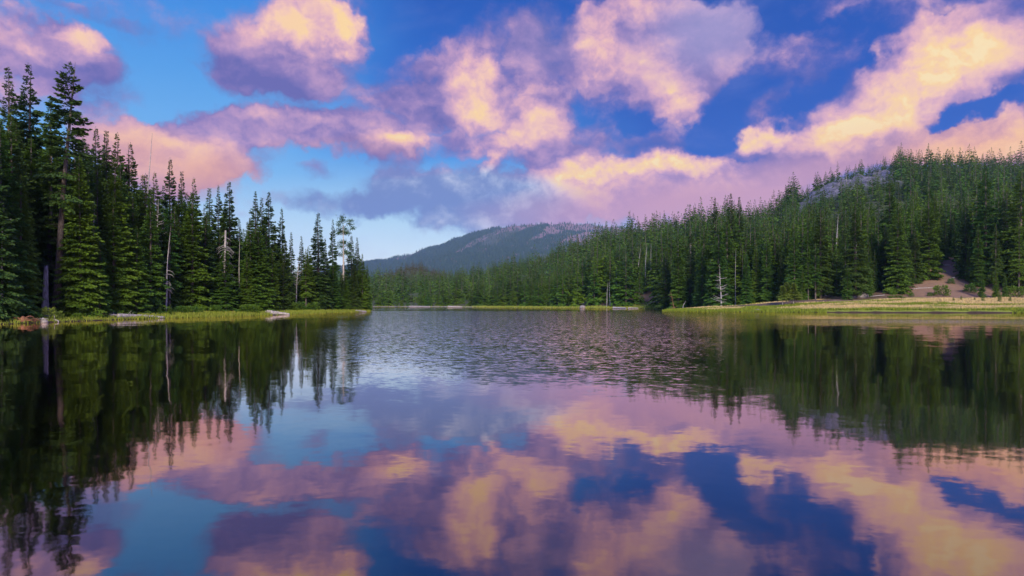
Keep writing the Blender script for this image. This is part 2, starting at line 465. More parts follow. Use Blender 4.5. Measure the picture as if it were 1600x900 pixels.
def build_ground():
    ys = np.concatenate([np.arange(-60, 60, 3.0), np.arange(60, 420, 1.1), 420 * (20000 / 420) ** (np.linspace(0, 1, 200) ** 1.1)])
    us = np.linspace(-1.35, 1.35, 620)
    Y, U = np.meshgrid(ys, us, indexing='ij')
    X = U * (np.maximum(Y, 0) + 70)
    s = shore_dist(X.ravel(), Y.ravel())
    Z = terrain(X.ravel(), Y.ravel(), s)
    Z = np.where(Y.ravel() > 1500, np.minimum(Z, 60), Z)
    V = np.stack([X.ravel(), Y.ravel(), Z], 1)
    ny, nx = Y.shape
    i = np.arange((ny - 1) * (nx - 1))
    r, c = i // (nx - 1), i % (nx - 1)
    Q = np.stack([r * nx + c, r * nx + c + 1, (r + 1) * nx + c + 1, (r + 1) * nx + c], 1)
    me = quad_mesh('ground', V, Q, True)
    a = me.attributes.new('shore', 'FLOAT', 'POINT')
    a.data.foreach_set('value', s.astype(np.float32))
    m, N, out = new_mat('ground_cover')
    at = N.n('ShaderNodeAttribute', attribute_name='shore').outputs['Fac']
    geo = N.n('ShaderNodeNewGeometry')
    pos = geo.outputs['Position']
    px, py, pz = N.sep(pos)[:3]
    nb = N.noise(pos, 0.06, 4, 0.6)[0]
    nf = N.noise(pos, 1.1, 6, 0.65)[0]
    streak = N.noise(N.vmath('MULTIPLY', pos, (0.5, 1.3, 1.0)), 0.09, 4, 0.6)[0]
    green = N.mix(nf, (0.10, 0.145, 0.018), (0.22, 0.25, 0.04))
    straw = N.mix(nf, (0.34, 0.25, 0.11), (0.62, 0.47, 0.24))
    rightf = N.mr(px, 45.0, 60.0)
    sf = N.math('MULTIPLY', N.mr(streak, 0.42, 0.52), N.mr(at, 4.0, 9.0))
    grass = N.mix(N.math('MULTIPLY', sf, rightf), green, straw)
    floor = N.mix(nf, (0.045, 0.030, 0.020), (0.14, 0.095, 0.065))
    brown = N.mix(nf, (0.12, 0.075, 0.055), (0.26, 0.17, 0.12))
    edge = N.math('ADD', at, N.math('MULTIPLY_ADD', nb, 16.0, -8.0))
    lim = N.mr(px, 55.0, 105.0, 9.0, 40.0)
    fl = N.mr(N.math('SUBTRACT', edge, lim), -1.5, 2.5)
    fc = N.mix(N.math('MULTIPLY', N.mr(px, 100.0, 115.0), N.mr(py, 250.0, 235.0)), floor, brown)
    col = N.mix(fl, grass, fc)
    col = N.mix(N.mr(py, 330.0, 420.0), col, N.mix(nf, (0.03, 0.045, 0.02), (0.06, 0.07, 0.03)))
    # rocky outcrop below the ridge
    u = N.math('DIVIDE', px, py)
    rk = N.math('MULTIPLY', N.math('MULTIPLY', N.mr(u, .405, .435), N.mr(u, .60, .545)), N.math('MULTIPLY', N.mr(py, 535.0, 575.0), N.mr(py, 760.0, 730.0)))
    rn = N.noise(pos, 0.18, 8, 0.75)[0]
    rock = N.ramp(rn, [(0.36, (0.03, 0.03, 0.035)), (0.5, (0.10, 0.10, 0.12)), (0.68, (0.24, 0.23, 0.27))])
    col = N.mix(N.math('MULTIPLY', rk, N.mr(nb, 0.30, 0.42)), col, rock)
    sand = N.mix(nf, (0.16, 0.15, 0.14), (0.40, 0.37, 0.34))
    col = N.mix(N.math('MULTIPLY', N.math('MULTIPLY', N.mr(py, 340.0, 352.0), N.mr(py, 430.0, 410.0)), N.mr(at, 10.0, 5.0)), col, sand)
    # wet, muddy edge and the bed of the lake
    bed = N.mix(N.noise(pos, 0.9, 6, 0.7)[0], (0.020, 0.022, 0.010), (0.16, 0.13, 0.07))
    mud = N.mix(nf, (0.016, 0.010, 0.007), (0.06, 0.038, 0.026))
    col = N.mix(N.mr(at, 0.7, 0.2), col, mud)
    col = N.mix(N.mr(at, -0.3, -1.5), col, bed)
    bp = N.n('ShaderNodeBump')
    bp.inputs['Strength'].default_value = 0.7
    bp.inputs['Distance'].default_value = 0.15
    N.put(bp.inputs['Height'], nf)
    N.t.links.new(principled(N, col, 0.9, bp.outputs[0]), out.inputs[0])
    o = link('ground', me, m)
    o['kind'] = 'structure'
    o['label'] = 'forest floor, grassy banks and bed of the lake'
build_ground()

# ------------------------------------------------------------------ water
def build_water():
    V = [(-140, -30, 0), (200, -30, 0), (200, 420, 0), (-140, 420, 0)]
    me = quad_mesh('lake_water', V, [(0, 1, 2, 3)])
    m, N, out = new_mat('lake_water')
    pos = N.n('ShaderNodeNewGeometry').outputs['Position']
    px, py, pz = N.sep(pos)[:3]
    # wind lanes: calm near the camera and along the left bank, ruffled in the middle
    lane = N.noise(N.vmath('MULTIPLY', pos, (0.35, 1.0, 1.0)), 0.035, 4, 0.55)[0]
    u = N.math('DIVIDE', px, N.math('MAXIMUM', py, 1.0))
    wob = N.math('MULTIPLY_ADD', lane, 0.30, -0.15)
    uu = N.math('ADD', u, wob)
    yy = N.math('MULTIPLY', py, N.math('MULTIPLY_ADD', lane, 1.4, 0.3))
    mid = N.math('MULTIPLY', N.mr(uu, -0.33, -0.20), N.mr(uu, 0.42, 0.22))
    band = N.math('MULTIPLY', N.mr(yy, 11.0, 42.0), N.mr(yy, 260.0, 150.0))
    ruf = N.math('MULTIPLY', mid, band)
    # a bright wind streak before the right bank and one before the far one
    st1 = N.math('MULTIPLY', N.math('MULTIPLY', N.mr(py, 60.0, 68.0), N.mr(py, 90.0, 82.0)), N.mr(u, 0.34, 0.56, 0.0, 2.6))
    st2 = N.math('MULTIPLY', N.mr(py, 225.0, 240.0), N.mr(u, -0.30, -0.15))
    ruf = N.math('MAXIMUM', ruf, N.math('MULTIPLY', N.math('MAXIMUM', st1, N.math('MULTIPLY', st2, 0.6)), N.mr(lane, 0.36, 0.5, 0.35, 1.0)))
    # slopes
    sw = N.vmath('SUBTRACT', N.noise(pos, 0.55, 3, 0.5)[1], (0.5, 0.5, 0.5))
    rp = N.vmath('SUBTRACT', N.noise(N.vmath('MULTIPLY', pos, (1.0, 1.5, 1.0)), 3.4, 4, 0.6)[1], (0.5, 0.5, 0.5))
    rp2 = N.vmath('SUBTRACT', N.noise(N.vmath('MULTIPLY', pos, (1.0, 1.4, 1.0)), 9.0, 2, 0.5)[1], (0.5, 0.5, 0.5))
    calm = N.vmath('ADD', N.vmath('SCALE', sw, None, 0.022), N.vmath('SCALE', rp, None, 0.020))
    rough = N.vmath('ADD', N.vmath('SCALE', rp, None, 0.46), N.vmath('SCALE', rp2, None, 0.34))
    sl = N.vmath('ADD', calm, N.vmath('MULTIPLY', rough, N.comb(ruf, ruf, 0.0)))
    nrm = N.vmath('NORMALIZE', N.vmath('ADD', N.vmath('MULTIPLY', sl, (1, 1, 0)), (0, 0, 1)))
    gl = N.n('ShaderNodeBsdfGlossy')
    gl.inputs['Roughness'].default_value = 0.035
    N.put(gl.inputs['Color'], (1.0, 0.86, 0.84))
    N.put(gl.inputs['Normal'], nrm)
    tr = N.n('ShaderNodeBsdfTransparent')
    tr.inputs[0].default_value = (0.11, 0.14, 0.08, 1)
    fr = N.n('ShaderNodeFresnel')
    fr.inputs[0].default_value = 1.9
    fac = N.math('MULTIPLY_ADD', fr.outputs[0], 1.48, 0.0, clamp=True)
    mx = N.n('ShaderNodeMixShader')
    N.put(mx.inputs[0], fac)
    N.t.links.new(tr.outputs[0], mx.inputs[1])
    N.t.links.new(gl.outputs[0], mx.inputs[2])
    N.t.links.new(mx.outputs[0], out.inputs[0])
    o = link('lake_water', me, m)
    o['kind'] = 'structure'
    o['label'] = 'calm lake reflecting the forest and the evening clouds'
build_water()

# ------------------------------------------------------------------ tree shapes (numpy, quads only)
rng = np.random.default_rng(11)

def tube(pts, rad, k=7):
    """a tapered tube along points -> verts, quads"""
    pts = np.asarray(pts, float)
    n = len(pts)
    tan = np.gradient(pts, axis=0)
    tan /= np.linalg.norm(tan, axis=1)[:, None] + 1e-9
    ref = np.array([0.31, 0.95, 0.05]) if abs(tan[0][2]) > 0.6 else np.array([0, 0, 1.0])
    a = np.cross(tan, ref)
    a /= np.linalg.norm(a, axis=1)[:, None] + 1e-9
    b = np.cross(tan, a)
    th = np.linspace(0, 2 * math.pi, k, endpoint=False)
    V = pts[:, None] + (a[:, None] * np.cos(th)[None, :, None] + b[:, None] * np.sin(th)[None, :, None]) * np.asarray(rad)[:, None, None]
    V = V.reshape(-1, 3)
    Q = []
    for i in range(n - 1):
        for j in range(k):
            Q.append((i * k + j, i * k + (j + 1) % k, (i + 1) * k + (j + 1) % k, (i + 1) * k + j))
    return V, np.array(Q, int)

def merge(parts):
    Vs, Qs, o = [], [], 0
    for V, Q in parts:
        Vs.append(V)
        Qs.append(Q + o)
        o += len(V)
    return np.concatenate(Vs), np.concatenate(Qs)

def leaves(p, d, ln, wd, tilt=0.55):
    """one needle-spray quad (a long diamond) per point: p start, d direction"""
    n = len(p)
    d = d / (np.linalg.norm(d, axis=1)[:, None] + 1e-9)
    up = np.tile([0, 0, 1.0], (n, 1)) + rng.normal(0, tilt, (n, 3))
    s = np.cross(d, up)
    s /= np.linalg.norm(s, axis=1)[:, None] + 1e-9
    ln, wd = np.asarray(ln)[:, None], np.asarray(wd)[:, None]
    V = np.stack([p, p + d * ln * 0.45 + s * wd * 0.5, p + d * ln, p + d * ln * 0.45 - s * wd * 0.5], 1).reshape(-1, 3)
    return V, np.arange(4 * n).reshape(-1, 4)

def crown(H, Rm, base, dens=1.0, leaf=0.42, droop=0.28, shape=0.75, gap=0.0, whorl=0.42, nb=6, rise=0.25, irregular=0.25, sparse_low=0.0, taper=0):
    """a conifer's crown: whorls of drooping branches, each a flat spray of needle clumps"""
    P, D, LN, WD = [], [], [], []
    z = H * base
    while z < H - 0.15:
        q = (z - H * base) / (H * (1 - base))          # 0 at the lowest branch, 1 at the tip
        prof = (1 - q) ** shape
        prof *= min(1.0, 0.55 + q * 5)
        lump = 1 + irregular * math.sin(z * 1.3 + H) * 0.5
        for j in range(nb if q < 0.85 else max(3, nb - 2)):
            if rng.random() < gap + sparse_low * (1 - q):
                continue
            L = max(0.18, Rm * prof * lump * rng.uniform(1 - irregular, 1 + irregular * 0.6))
            a = rng.uniform(0, 2 * math.pi)
            pitch = rise * (2.2 * q - 0.55) + rng.normal(0, 0.08)
            n = max(4, int(dens * (5 + 16 * L)))
            t = rng.uniform(0.10, 1.0, n) ** 0.75
            wmax = (0.30 * np.sin(np.clip(t, 0, 1) * math.pi * 0.85 + 0.35)) * L + 0.08
            w = rng.uniform(-1, 1, n) * wmax
            rad = t * L
            zz = z + rng.uniform(-.12, .12) + pitch * rad - droop * L * t * t * (1.3 - q) + 0.10 * L * t ** 5 - np.abs(w) * 0.30 + rng.normal(0, 0.05, n)
            ca, sa = math.cos(a), math.sin(a)
            x, y = rad * ca - w * sa, rad * sa + w * ca
            P.append(np.stack([x, y, zz], 1))
            sg = np.sign(w)
            ang = a + sg * rng.uniform(0.2, 1.0, n) * np.clip(np.abs(w) / (wmax + 1e-6) + 0.15, 0, 1)
            D.append(np.stack([np.cos(ang), np.sin(ang), pitch - 0.25 - 0.3 * t * (1 - q) + rng.normal(0, 0.15, n)], 1))
            k = min(1.0, 0.34 + L * 0.38) if not taper else min(1.0, 0.16 + L * 0.36)
            LN.append(leaf * k * rng.uniform(0.7, 1.3, n))
            WD.append(leaf * k * rng.uniform(0.40, 0.70, n))
        z += whorl * rng.uniform(0.7, 1.3) * (0.75 + 0.35 * (1 - q))
    # the leader
    n = 10
    tz = H - 0.9 * rng.random(n)
    P.append(np.stack([np.zeros(n), np.zeros(n), tz], 1))
    an = rng.uniform(0, 6.28, n)
    sp = .18 if taper else .5
    D.append(np.stack([np.cos(an) * sp, np.sin(an) * sp, np.ones(n) * .8], 1))
    LN.append(np.full(n, leaf * (0.42 if taper else 0.5)))
    WD.append(np.full(n, leaf * (0.10 if taper else 0.2)))
    return leaves(np.concatenate(P), np.concatenate(D), np.concatenate(LN), np.concatenate(WD))

def limb(z, a, L, pitch, r, curve=0.0, k=4, m=5):
    t = np.linspace(0, 1, m)
    x = np.cos(a + curve * t) * L * t
    y = np.sin(a + curve * t) * L * t
    zz = z + pitch * L * t - abs(curve) * 0.2 * L * t * t
    return tube(np.stack([x, y, zz], 1), r * (1 - 0.85 * t), k)

def trunk(H, r0, lean=0.0, stubs=0, zs=(0.1, 0.5), k=9, top=1.0, stub_len=1.2):
    t = np.linspace(0, 1, 14) ** 1.2 * top
    z = -1.0 + (H + 1.0) * t
    x = lean * t * t * H * 0.05 + 0.04 * np.sin(t * 9)
    rr = r0 * (1 - t) ** 0.85 + 0.012 + r0 * 0.5 * np.exp(-t * 22)
    parts = [tube(np.stack([x, 0.03 * np.cos(t * 7), z], 1), rr, k)]
    for i in range(stubs):
        zz = H * rng.uniform(*zs)
        parts.append(limb(zz, rng.uniform(0, 6.28), stub_len * rng.uniform(.35, 1.1), rng.uniform(-.35, .1), 0.035, rng.uniform(-.4, .4)))
    return merge(parts)

def mesh_pair(name, H, tr, cr):
    return (H, quad_mesh(name + '_trunk', tr[0], tr[1], True), quad_mesh(name + '_crown', cr[0], cr[1]))

PROTO = {}
def proto(kind, H, tr, cr):
    PROTO.setdefault(kind, []).append((H,) + mesh_pair(kind, H, tr, cr)[1:])

# tall dense spire reaching down to the ground
for i in range(4):
    H = 24
    proto('spire', H, trunk(H, 0.30, rng.uniform(-.3, .3)), crown(H, 2.9 + 0.35 * i, 0.02, 1.7, 0.46, 0.30, 0.84, 0.04, 0.44, 7))
# tall tree with looser layers and open gaps toward the top
for i in range(4):
    H = 28
    proto('tiered', H, trunk(H, 0.38, rng.uniform(-.3, .3), 14, (.05, .4)), crown(H, 3.5 + 0.3 * i, 0.08, 1.6, 0.48, 0.34, 0.88, 0.10, 0.50, 7, 0.3, 0.36))
# very narrow spire
for i in range(2):
    H = 24
    proto('narrow', H, trunk(H, 0.26), crown(H, 1.95 + .25 * i, 0.05, 1.9, 0.40, 0.32, 0.80, 0.06, 0.38, 7, 0.25, 0.3))
# crown only on the upper part, the trunk with dead stubs shows below
for i in range(3):
    H = 24
    proto('high_crown', H, trunk(H, 0.28, rng.uniform(-.5, .5), 34, (.08, .5)), crown(H, 2.9, 0.26, 1.5, 0.46, 0.30, 0.80, 0.08, 0.48, 6, 0.28, 0.4, 0.2))
# the old giant: long bare trunk with dead limbs, irregular layered top
H = 32
proto('giant', H, trunk(H, 0.50, 0.5, 90, (.14, .70), 12, 1.0, 2.2), crown(H, 4.3, 0.46, 1.8, 0.50, 0.26, 0.80, 0.08, 0.58, 7, 0.28, 0.40, 0.45))
# round-topped pine with clumps of foliage on open limbs
H = 22
_pc = []
_lm = []
for k in range(26):
    zz = H * rng.uniform(0.55, 0.99)
    a, L = rng.uniform(0, 6.28), rng.uniform(0.6, 2.3) * (1 if zz < H * .93 else .7)
    _lm.append(limb(zz, a, L, 0.35, 0.05))
    c = np.array([math.cos(a) * L, math.sin(a) * L, zz + .35 * L])
    n = 120
    p = c + rng.normal(0, 0.38, (n, 3)) * [1, 1, .6]
    _pc.append(leaves(p, rng.normal(0, 1, (n, 3)) + [0, 0, .5], rng.uniform(.25, .5, n), rng.uniform(.08, .16, n), 1.0))
proto('pine', H, merge([trunk(H, 0.30, .3, 40, (.2, .6), 9, 1.0, 1.1)] + _lm), merge(_pc))
# dense young trees and thin meadow trees
for i in range(3):
    H = 8
    proto('young', H, trunk(H, 0.10), crown(H, 1.35 + .2 * i, 0.02, 1.5, 0.34, 0.24, 0.72, 0.03, 0.30, 7))
for i in range(2):
    H = 9
    proto('stalk', H, trunk(H, 0.07, 0, 10, (.05, .4), 7, 1.0, .5), crown(H, 1.5, 0.34, 3.5, 0.55, 0.12, 0.60, 0.04, 0.30, 7, 0.5, .3))
for i in range(3):
    H = 2.2
    n = 700
    th, ph = rng.uniform(0, 6.28, n), rng.uniform(0, 1, n)
    rr = rng.uniform(.55, 1.0, n) * (1 - .35 * ph)
    p = np.stack([np.cos(th) * rr * 1.25, np.sin(th) * rr * 1.25, ph * 1.9 + .1], 1)
    p += .18 * np.sin(p[:, [1, 2, 0]] * 5)
    proto('bush', H, merge([limb(0, a, 1.1, 1.2, .03) for a in (0.3, 2.2, 4.4)]), leaves(p, p * [1, 1, .4] + rng.normal(0, .5, (n, 3)) + [0, 0, .4], rng.uniform(.2, .4, n), rng.uniform(.1, .18, n), .9))

# light shapes for the far forest
LOD = []
for i in range(6):
    H = 18
    c = crown(H, 2.9 + .3 * (i % 3), 0.04, 0.55, 0.95, 0.32, 0.86, 0.06, 0.70, 6, .28, .3, taper=1)
    tt = tube([(0, 0, -1), (0, 0, H * .5), (0, 0, H * .97)], [.17, .10, .02], 4)
    LOD.append((H, tt, c))
LODM = []
for i in range(5):
    H = 18
    c = crown(H, 3.0 + .3 * (i % 3), 0.05, 0.17, 1.5, 0.32, 0.92, 0.03, 1.05, 5, .25, .25, taper=1)
    tt = tube([(0, 0, -1), (0, 0, H * .97)], [.17, .02], 4)
    LODM.append((H, tt, c))

USED = {}
def gz(x, y):
    return float(terrain([x], [y])[0])
def make_tree(name, kind, x, y, H, label, cat, group=None, fol='fir', wide=1.0, bark='bark', z=None, lean=0.0, variant=None):
    """a tree as one thing: an Empty at its foot that parents trunk and crown (copies share mesh data)"""
    ps = PROTO[kind]
    i = (rnd.randrange(len(ps)) if variant is None else variant) % len(ps)
    h0, mt, mc = ps[i]
    root = bpy.data.objects.new(name, None)
    COL.objects.link(root)
    root.empty_display_size = 0.5
    root.location = (x, y, gz(x, y) if z is None else z)
    s = H / h0
    root.scale = (s * wide, s * wide, s)
    root.rotation_euler = (0, R(lean), rnd.uniform(0, 6.28) if lean == 0 else 0)
    root['label'], root['category'] = label, cat
    if group:
        root['group'] = group
    for part, base, mat in (('trunk', mt, M[bark]), ('crown', mc, M[fol])):
        key = (kind, i, part, mat.name)
        if key not in USED:
            me = base.copy()
            me.materials.append(mat)
            USED[key] = me
        o = bpy.data.objects.new(part, USED[key])
        COL.objects.link(o)
        o.parent = root
    return root

def X(px, D):
    return (px - 800) / F * D
def zat(py, D):
    return CAMH - (py - HZ) / F * D
def shore_depth(px, lo, hi):
    """depth at which the sight line of column px leaves the water (first land between lo and hi)"""
    d = np.arange(lo, hi, 0.5)
    s = shore_dist(X(px, d), d)
    k = np.argmax(s > 0)
    return float(d[k])

TREES = []          # every individual: (x, y, crown radius) to keep the fill off them
def plant(kind, px, top, D, label, cat='tree', name='fir_tree', group=None, fol='fir', wide=None, bark='bark', lean=0.0, variant=None):
    x = X(px, D)
    g = gz(x, D)
    H = max(1.5, zat(top, D) - g)
    w = 1.0 if wide is None else wide
    TREES.append((x, D, H * 0.09))
    return make_tree(name, kind, x, D, H, label, cat, group, fol, w, bark, g - 0.1, lean, variant)

sd_left = lambda px: float(np.interp(px, [-30, 0, 120, 230, 400, 575], [62, 65.5, 77, 90, 113, 165]))

# ---- left bank, the trees one can name
L = [
    # kind, px, top, extra depth, wide, foliage, label
    ('narrow', 13, 104, 22, 1.0, 'fir_dark', 'slim dark spire at the top left corner of the forest, pointed tip against the cloud'),
    ('tiered', 44, 98, 24, .85, 'fir_dark', 'tall dark fir with feathery tip just left of the bare-trunked giant'),
    ('tiered', 78, 152, 20, .9, 'fir', 'fir whose top is tucked under the left side of the giant'),
    ('tiered', -12, 190, 10, 1.0, 'fir', 'fir cut by the left picture edge, bright layered boughs'),
    ('tiered', 150, 197, 22, .8, 'fir_dark', 'dark fir rising directly right of the giant crown'),
    ('narrow', 166, 203, 24, .9, 'fir_dark', 'thin dark tip, first of three close tips right of the giant'),
    ('tiered', 183, 206, 22, .8, 'fir_dark', 'dark shaggy fir, middle of three close tips right of the giant'),
    ('tiered', 204, 222, 22, .85, 'fir_dark', 'dark broad fir, last of three close tips right of the giant'),
    ('tiered', 242, 268, 20, .8, 'fir', 'green fir behind the tall bare leaning pole'),
    ('tiered', 266, 246, 22, .8, 'fir_dark', 'open-topped dark fir that stands highest right of the bare pole'),
    ('narrow', 284, 267, 22, .9, 'fir_dark', 'slim dark fir next to the open-topped highest one'),
    ('tiered', 303, 277, 20, .75, 'fir', 'fir with layered tip in front of the orange cloud edge'),
    ('narrow', 327, 293, 20, 1.1, 'fir', 'green fir below the end of the orange cloud'),
    ('tiered', 341, 288, 22, .7, 'fir_dark', 'dark fir close behind the sharp dense one'),
    ('spire', 358, 284, 14, .95, 'fir_dark', 'sharp dense dark fir in the middle of the left forest'),
    ('tiered', 399, 298, 16, .8, 'fir_dark', 'ragged dark fir, left of a pair of tall tips'),
    ('narrow', 409, 308, 20, .9, 'fir_dark', 'narrow dark tip squeezed between two taller firs'),
    ('spire', 420, 300, 14, .95, 'fir_dark', 'dark pointed fir, right of a pair of tall tips'),
    ('tiered', 440, 324, 12, .75, 'fir_dark', 'last tall fir before the skyline steps down to open sky'),
    ('narrow', 455, 362, 10, .9, 'fir_dark', 'short grey-green tip against pale sky right after the step in the skyline'),
    ('narrow', 471, 368, 9, .9, 'fir_dark', 'thin weak fir tip, half bare, against pale sky'),
    ('spire', 482, 384, 6, .9, 'fir', 'rounded light green fir in front of the pale gap'),
    ('narrow', 497, 332, 5, 1.35, 'fir_dark', 'tallest sharp steeple-shaped fir near the point of land'),
    ('narrow', 508, 372, 6, .9, 'fir_dark', 'thin fir leaning against the steeple-shaped one'),
    ('tiered', 520, 341, 7, .62, 'fir_dark', 'see-through fir with separate rings of boughs near the point of land'),
    ('narrow', 549, 368, 5, 1.2, 'fir_dark', 'bushy-topped fir right of the clump-headed pine'),
    ('narrow', 558, 370, 6, .85, 'fir_dark', 'slim pointed fir near the end of the point'),
    ('spire', 566, 396, 3, .9, 'fir', 'green fir second from the tip of the left point'),
    ('spire', 574, 412, 2, .85, 'fir', 'outermost green fir on the tip of the left point'),
    # front row on the water's edge
    ('spire', 6, 382, 2.5, .95, 'fir', 'dense bright green fir at the left edge with its boughs over the water'),
    ('spire', 33, 272, 5, .85, 'fir', 'broad tall green fir on the bank left of the grey stump'),
    ('spire', 125, 243, 4, .85, 'fir', 'tall thick green fir covering the foot of the giant on its right'),
    ('spire', 156, 372, 2.5, 1.1, 'fir', 'light green fir above the heap of driftwood roots'),
    ('spire', 177, 308, 4.5, .9, 'fir', 'tall slender fir just behind the one above the driftwood roots'),
    ('tiered', 160, 300, 9, .8, 'fir_dark', 'brown-tinged fir with thin boughs in the shade behind the driftwood roots'),
    ('spire', 213, 352, 3.5, 1.05, 'fir', 'blue-green fir at the left end of the grassy bank'),
    ('spire', 198, 395, 4, 1.0, 'fir', 'shorter fir at the shoulder of the blue-green one'),
    ('high_crown', 238, 330, 7, .9, 'fir_dark', 'brownish fir with bare lower stem where the grass begins'),
    ('high_crown', 264, 318, 7, .9, 'fir', 'fir with a pale thin lower trunk standing free at the edge of the grass'),
    ('spire', 290, 352, 12, 1.1, 'fir', 'wide green fir behind the middle of the grassy bank'),
    ('spire', 316, 400, 10, 1.0, 'fir_dark', 'dark low fir in the shade behind the grassy bank'),
    ('spire', 352, 385, 5, 1.25, 'fir', 'fir wrapped around the broken grey snag top'),
    ('spire', 386, 396, 6, 1.0, 'fir', 'green fir right of the two thin bare poles'),
    ('spire', 404, 352, 6, 1.1, 'fir', 'yellow-green fir behind the fallen log on the bank'),
    ('spire', 425, 388, 3.5, 1.1, 'fir', 'dense fir with pale split wood at its foot, beside the fallen log'),
    ('spire', 445, 372, 5, 1.0, 'fir_dark', 'deep green fir right of the fallen log'),
    ('high_crown', 478, 388, 4, .9, 'fir', 'reddish-green fir with a thin grey stem above the narrow grass strip'),
    ('spire', 500, 425, 3.5, 1.0, 'fir_dark', 'low dark fir under the steeple-shaped one'),
    ('spire', 520, 408, 3, 1.15, 'fir', 'full green fir under the see-through one'),
    ('spire', 538, 425, 2.5, 1.1, 'fir', 'blue-green low fir under the clump-headed pine'),
    ('spire', 553, 412, 3, 1.0, 'fir_dark', 'dark fir close to the waterline near the tip of the point'),
]
for kind, px, top, ex, wd, fol, lab in L:
    plant(kind, px, top, sd_left(px) + ex, lab, fol=fol, wide=wd * 1.14)
plant('giant', 87, 94, sd_left(100) + 6.5, 'giant old conifer with long bare brown trunk and layered crown high above the left forest', fol='fir_dark', wide=.95, lean=3.0)
plant('pine', 537, 341, sd_left(537) + 5, 'pine with round clumps at its head and bare upper stem near the point', name='pine_tree', fol='fir_dark', wide=1.0, bark='bark_pale')

# ---- right bank, the trees one can name
Rr = [
    ('tiered', 1142, 302, 232, .85, 'fir_dark', 'tall dark fir whose tip stands highest in the middle of the right forest'),
    ('narrow', 1155, 307, 238, 1.0, 'fir_dark', 'slim dark fir one step right of the highest in the middle'),
    ('tiered', 1117, 307, 236, .8, 'fir_dark', 'tall dark fir with blunt tip left of the highest in the middle'),
    ('spire', 1136, 338, 214, 1.1, 'fir', 'broad bright green fir in front of the highest dark tip'),
    ('spire', 1100, 352, 220, 1.15, 'fir', 'broad green fir behind the white branching snag, to its left'),
    ('tiered', 1078, 345, 228, .8, 'fir_dark', 'fir with a long bare grey stem left of the broad green one'),
    ('spire', 1060, 366, 224, 1.1, 'fir', 'green pointed fir behind the start of the right meadow'),
    ('spire', 1097, 384, 212, 1.1, 'fir', 'dense fir low behind the left end of the right meadow'),
    ('tiered', 1040, 392, 234, 1.3, 'fir_dark', 'very dark wide fir with sagging boughs above the strip of reeds'),
    ('high_crown', 1202, 352, 205, 1.0, 'fir', 'fir with whitish bare mid-trunk and hanging lit boughs'),
    ('spire', 1181, 374, 203, .9, 'fir', 'reddish-tinged fir behind the dark gap right of the white snag'),
    ('spire', 1166, 392, 200, .85, 'fir', 'slender light green fir right of the white branching snag'),
    ('spire', 1220, 396, 198, .9, 'fir_dark', 'dark fir directly behind the pair of thin meadow trees'),
    ('high_crown', 1241, 380, 208, .8, 'fir', 'tall thin fir behind the gap between the thin meadow trees'),
    ('spire', 1254, 420, 186, .9, 'fir', 'small blue-green fir left of the leaning pale stem'),
    ('high_crown', 1263, 382, 187, .75, 'fir', 'light-topped fir on a thin leaning pale stem at the meadow edge'),
    ('spire', 1280, 384, 196, 1.2, 'fir', 'full fir with long low boughs right of the leaning pale stem'),
    ('spire', 1302, 396, 200, .9, 'fir_dark', 'slim fir in the shade between two fuller ones at the meadow edge'),
    ('spire', 1324, 413, 178, 1.15, 'fir', 'short fir on a bright pale stem standing alone at the meadow edge'),
    ('tiered', 1345, 300, 232, 1.0, 'fir', 'tall fir below the left part of the grey rocks'),
    ('tiered', 1391, 268, 226, 1.1, 'fir', 'massive fir whose tip reaches up to the grey rocks'),
    ('spire', 1362, 350, 200, 1.25, 'fir', 'wide fir with drooping boughs over the grey boulder'),
    ('spire', 1401, 348, 196, 1.45, 'fir_dark', 'very wide dark fir left of the bare brown slope'),
    ('tiered', 1424, 310, 228, 1.0, 'fir', 'fir right of the massive one under the rocks'),
    ('tiered', 1453, 283, 236, 1.0, 'fir', 'tall lit fir above the bare brown slope'),
    ('spire', 1461, 388, 208, .85, 'fir_dark', 'dark slim fir on the left rim of the brown slope'),
    ('high_crown', 1492, 372, 214, .9, 'fir_dark', 'fir on a thin curved pale stem above the brown slope'),
    ('spire', 1506, 362, 216, 1.0, 'fir_dark', 'blackish fir right of the thin curved pale stem'),
    ('tiered', 1540, 258, 200, 1.15, 'fir', 'great dark-stemmed fir, left of the two that tower at the right edge'),
    ('tiered', 1594, 264, 192, 1.25, 'fir', 'great fir cut by the right picture edge'),
    ('tiered', 1570, 300, 210, 1.0, 'fir_dark', 'shadowed fir between the two great ones at the right edge'),
    ('spire', 1534, 418, 184, .9, 'fir', 'small green fir, left of three at the foot of the great dark-stemmed fir'),
    ('spire', 1556, 412, 182, .9, 'fir', 'small green fir, middle of three at the foot of the great dark-stemmed fir'),
    ('spire', 1570, 424, 181, .85, 'fir', 'small green fir, right of three at the foot of the great dark-stemmed fir'),
    ('spire', 1518, 436, 192, .9, 'fir_dark', 'low dark fir at the right rim of the brown slope'),
]
for kind, px, top, D, wd, fol, lab in Rr:
    plant(kind, px, top, D, lab, fol=fol, wide=wd)
MT = [(1223, 446, 166, 'thin young meadow tree, left of a close pair, light green head on white stem'), (1229, 441, 166.8, 'thin young meadow tree, right and taller of a close pair, on white stem'), (1240, 442, 165.5, 'thin young meadow tree standing a little apart, with a bushier side'),
      (350 * 0 + 1252, 455, 176, 'tiny bushy tree beside the thin meadow trees')]
for px, top, D, lab in MT:
    plant('stalk' if px < 1250 else 'young', px, top, D, lab, name='young_tree', fol='young', wide=1.5 if px < 1250 else 1.1, bark='bark_pale')

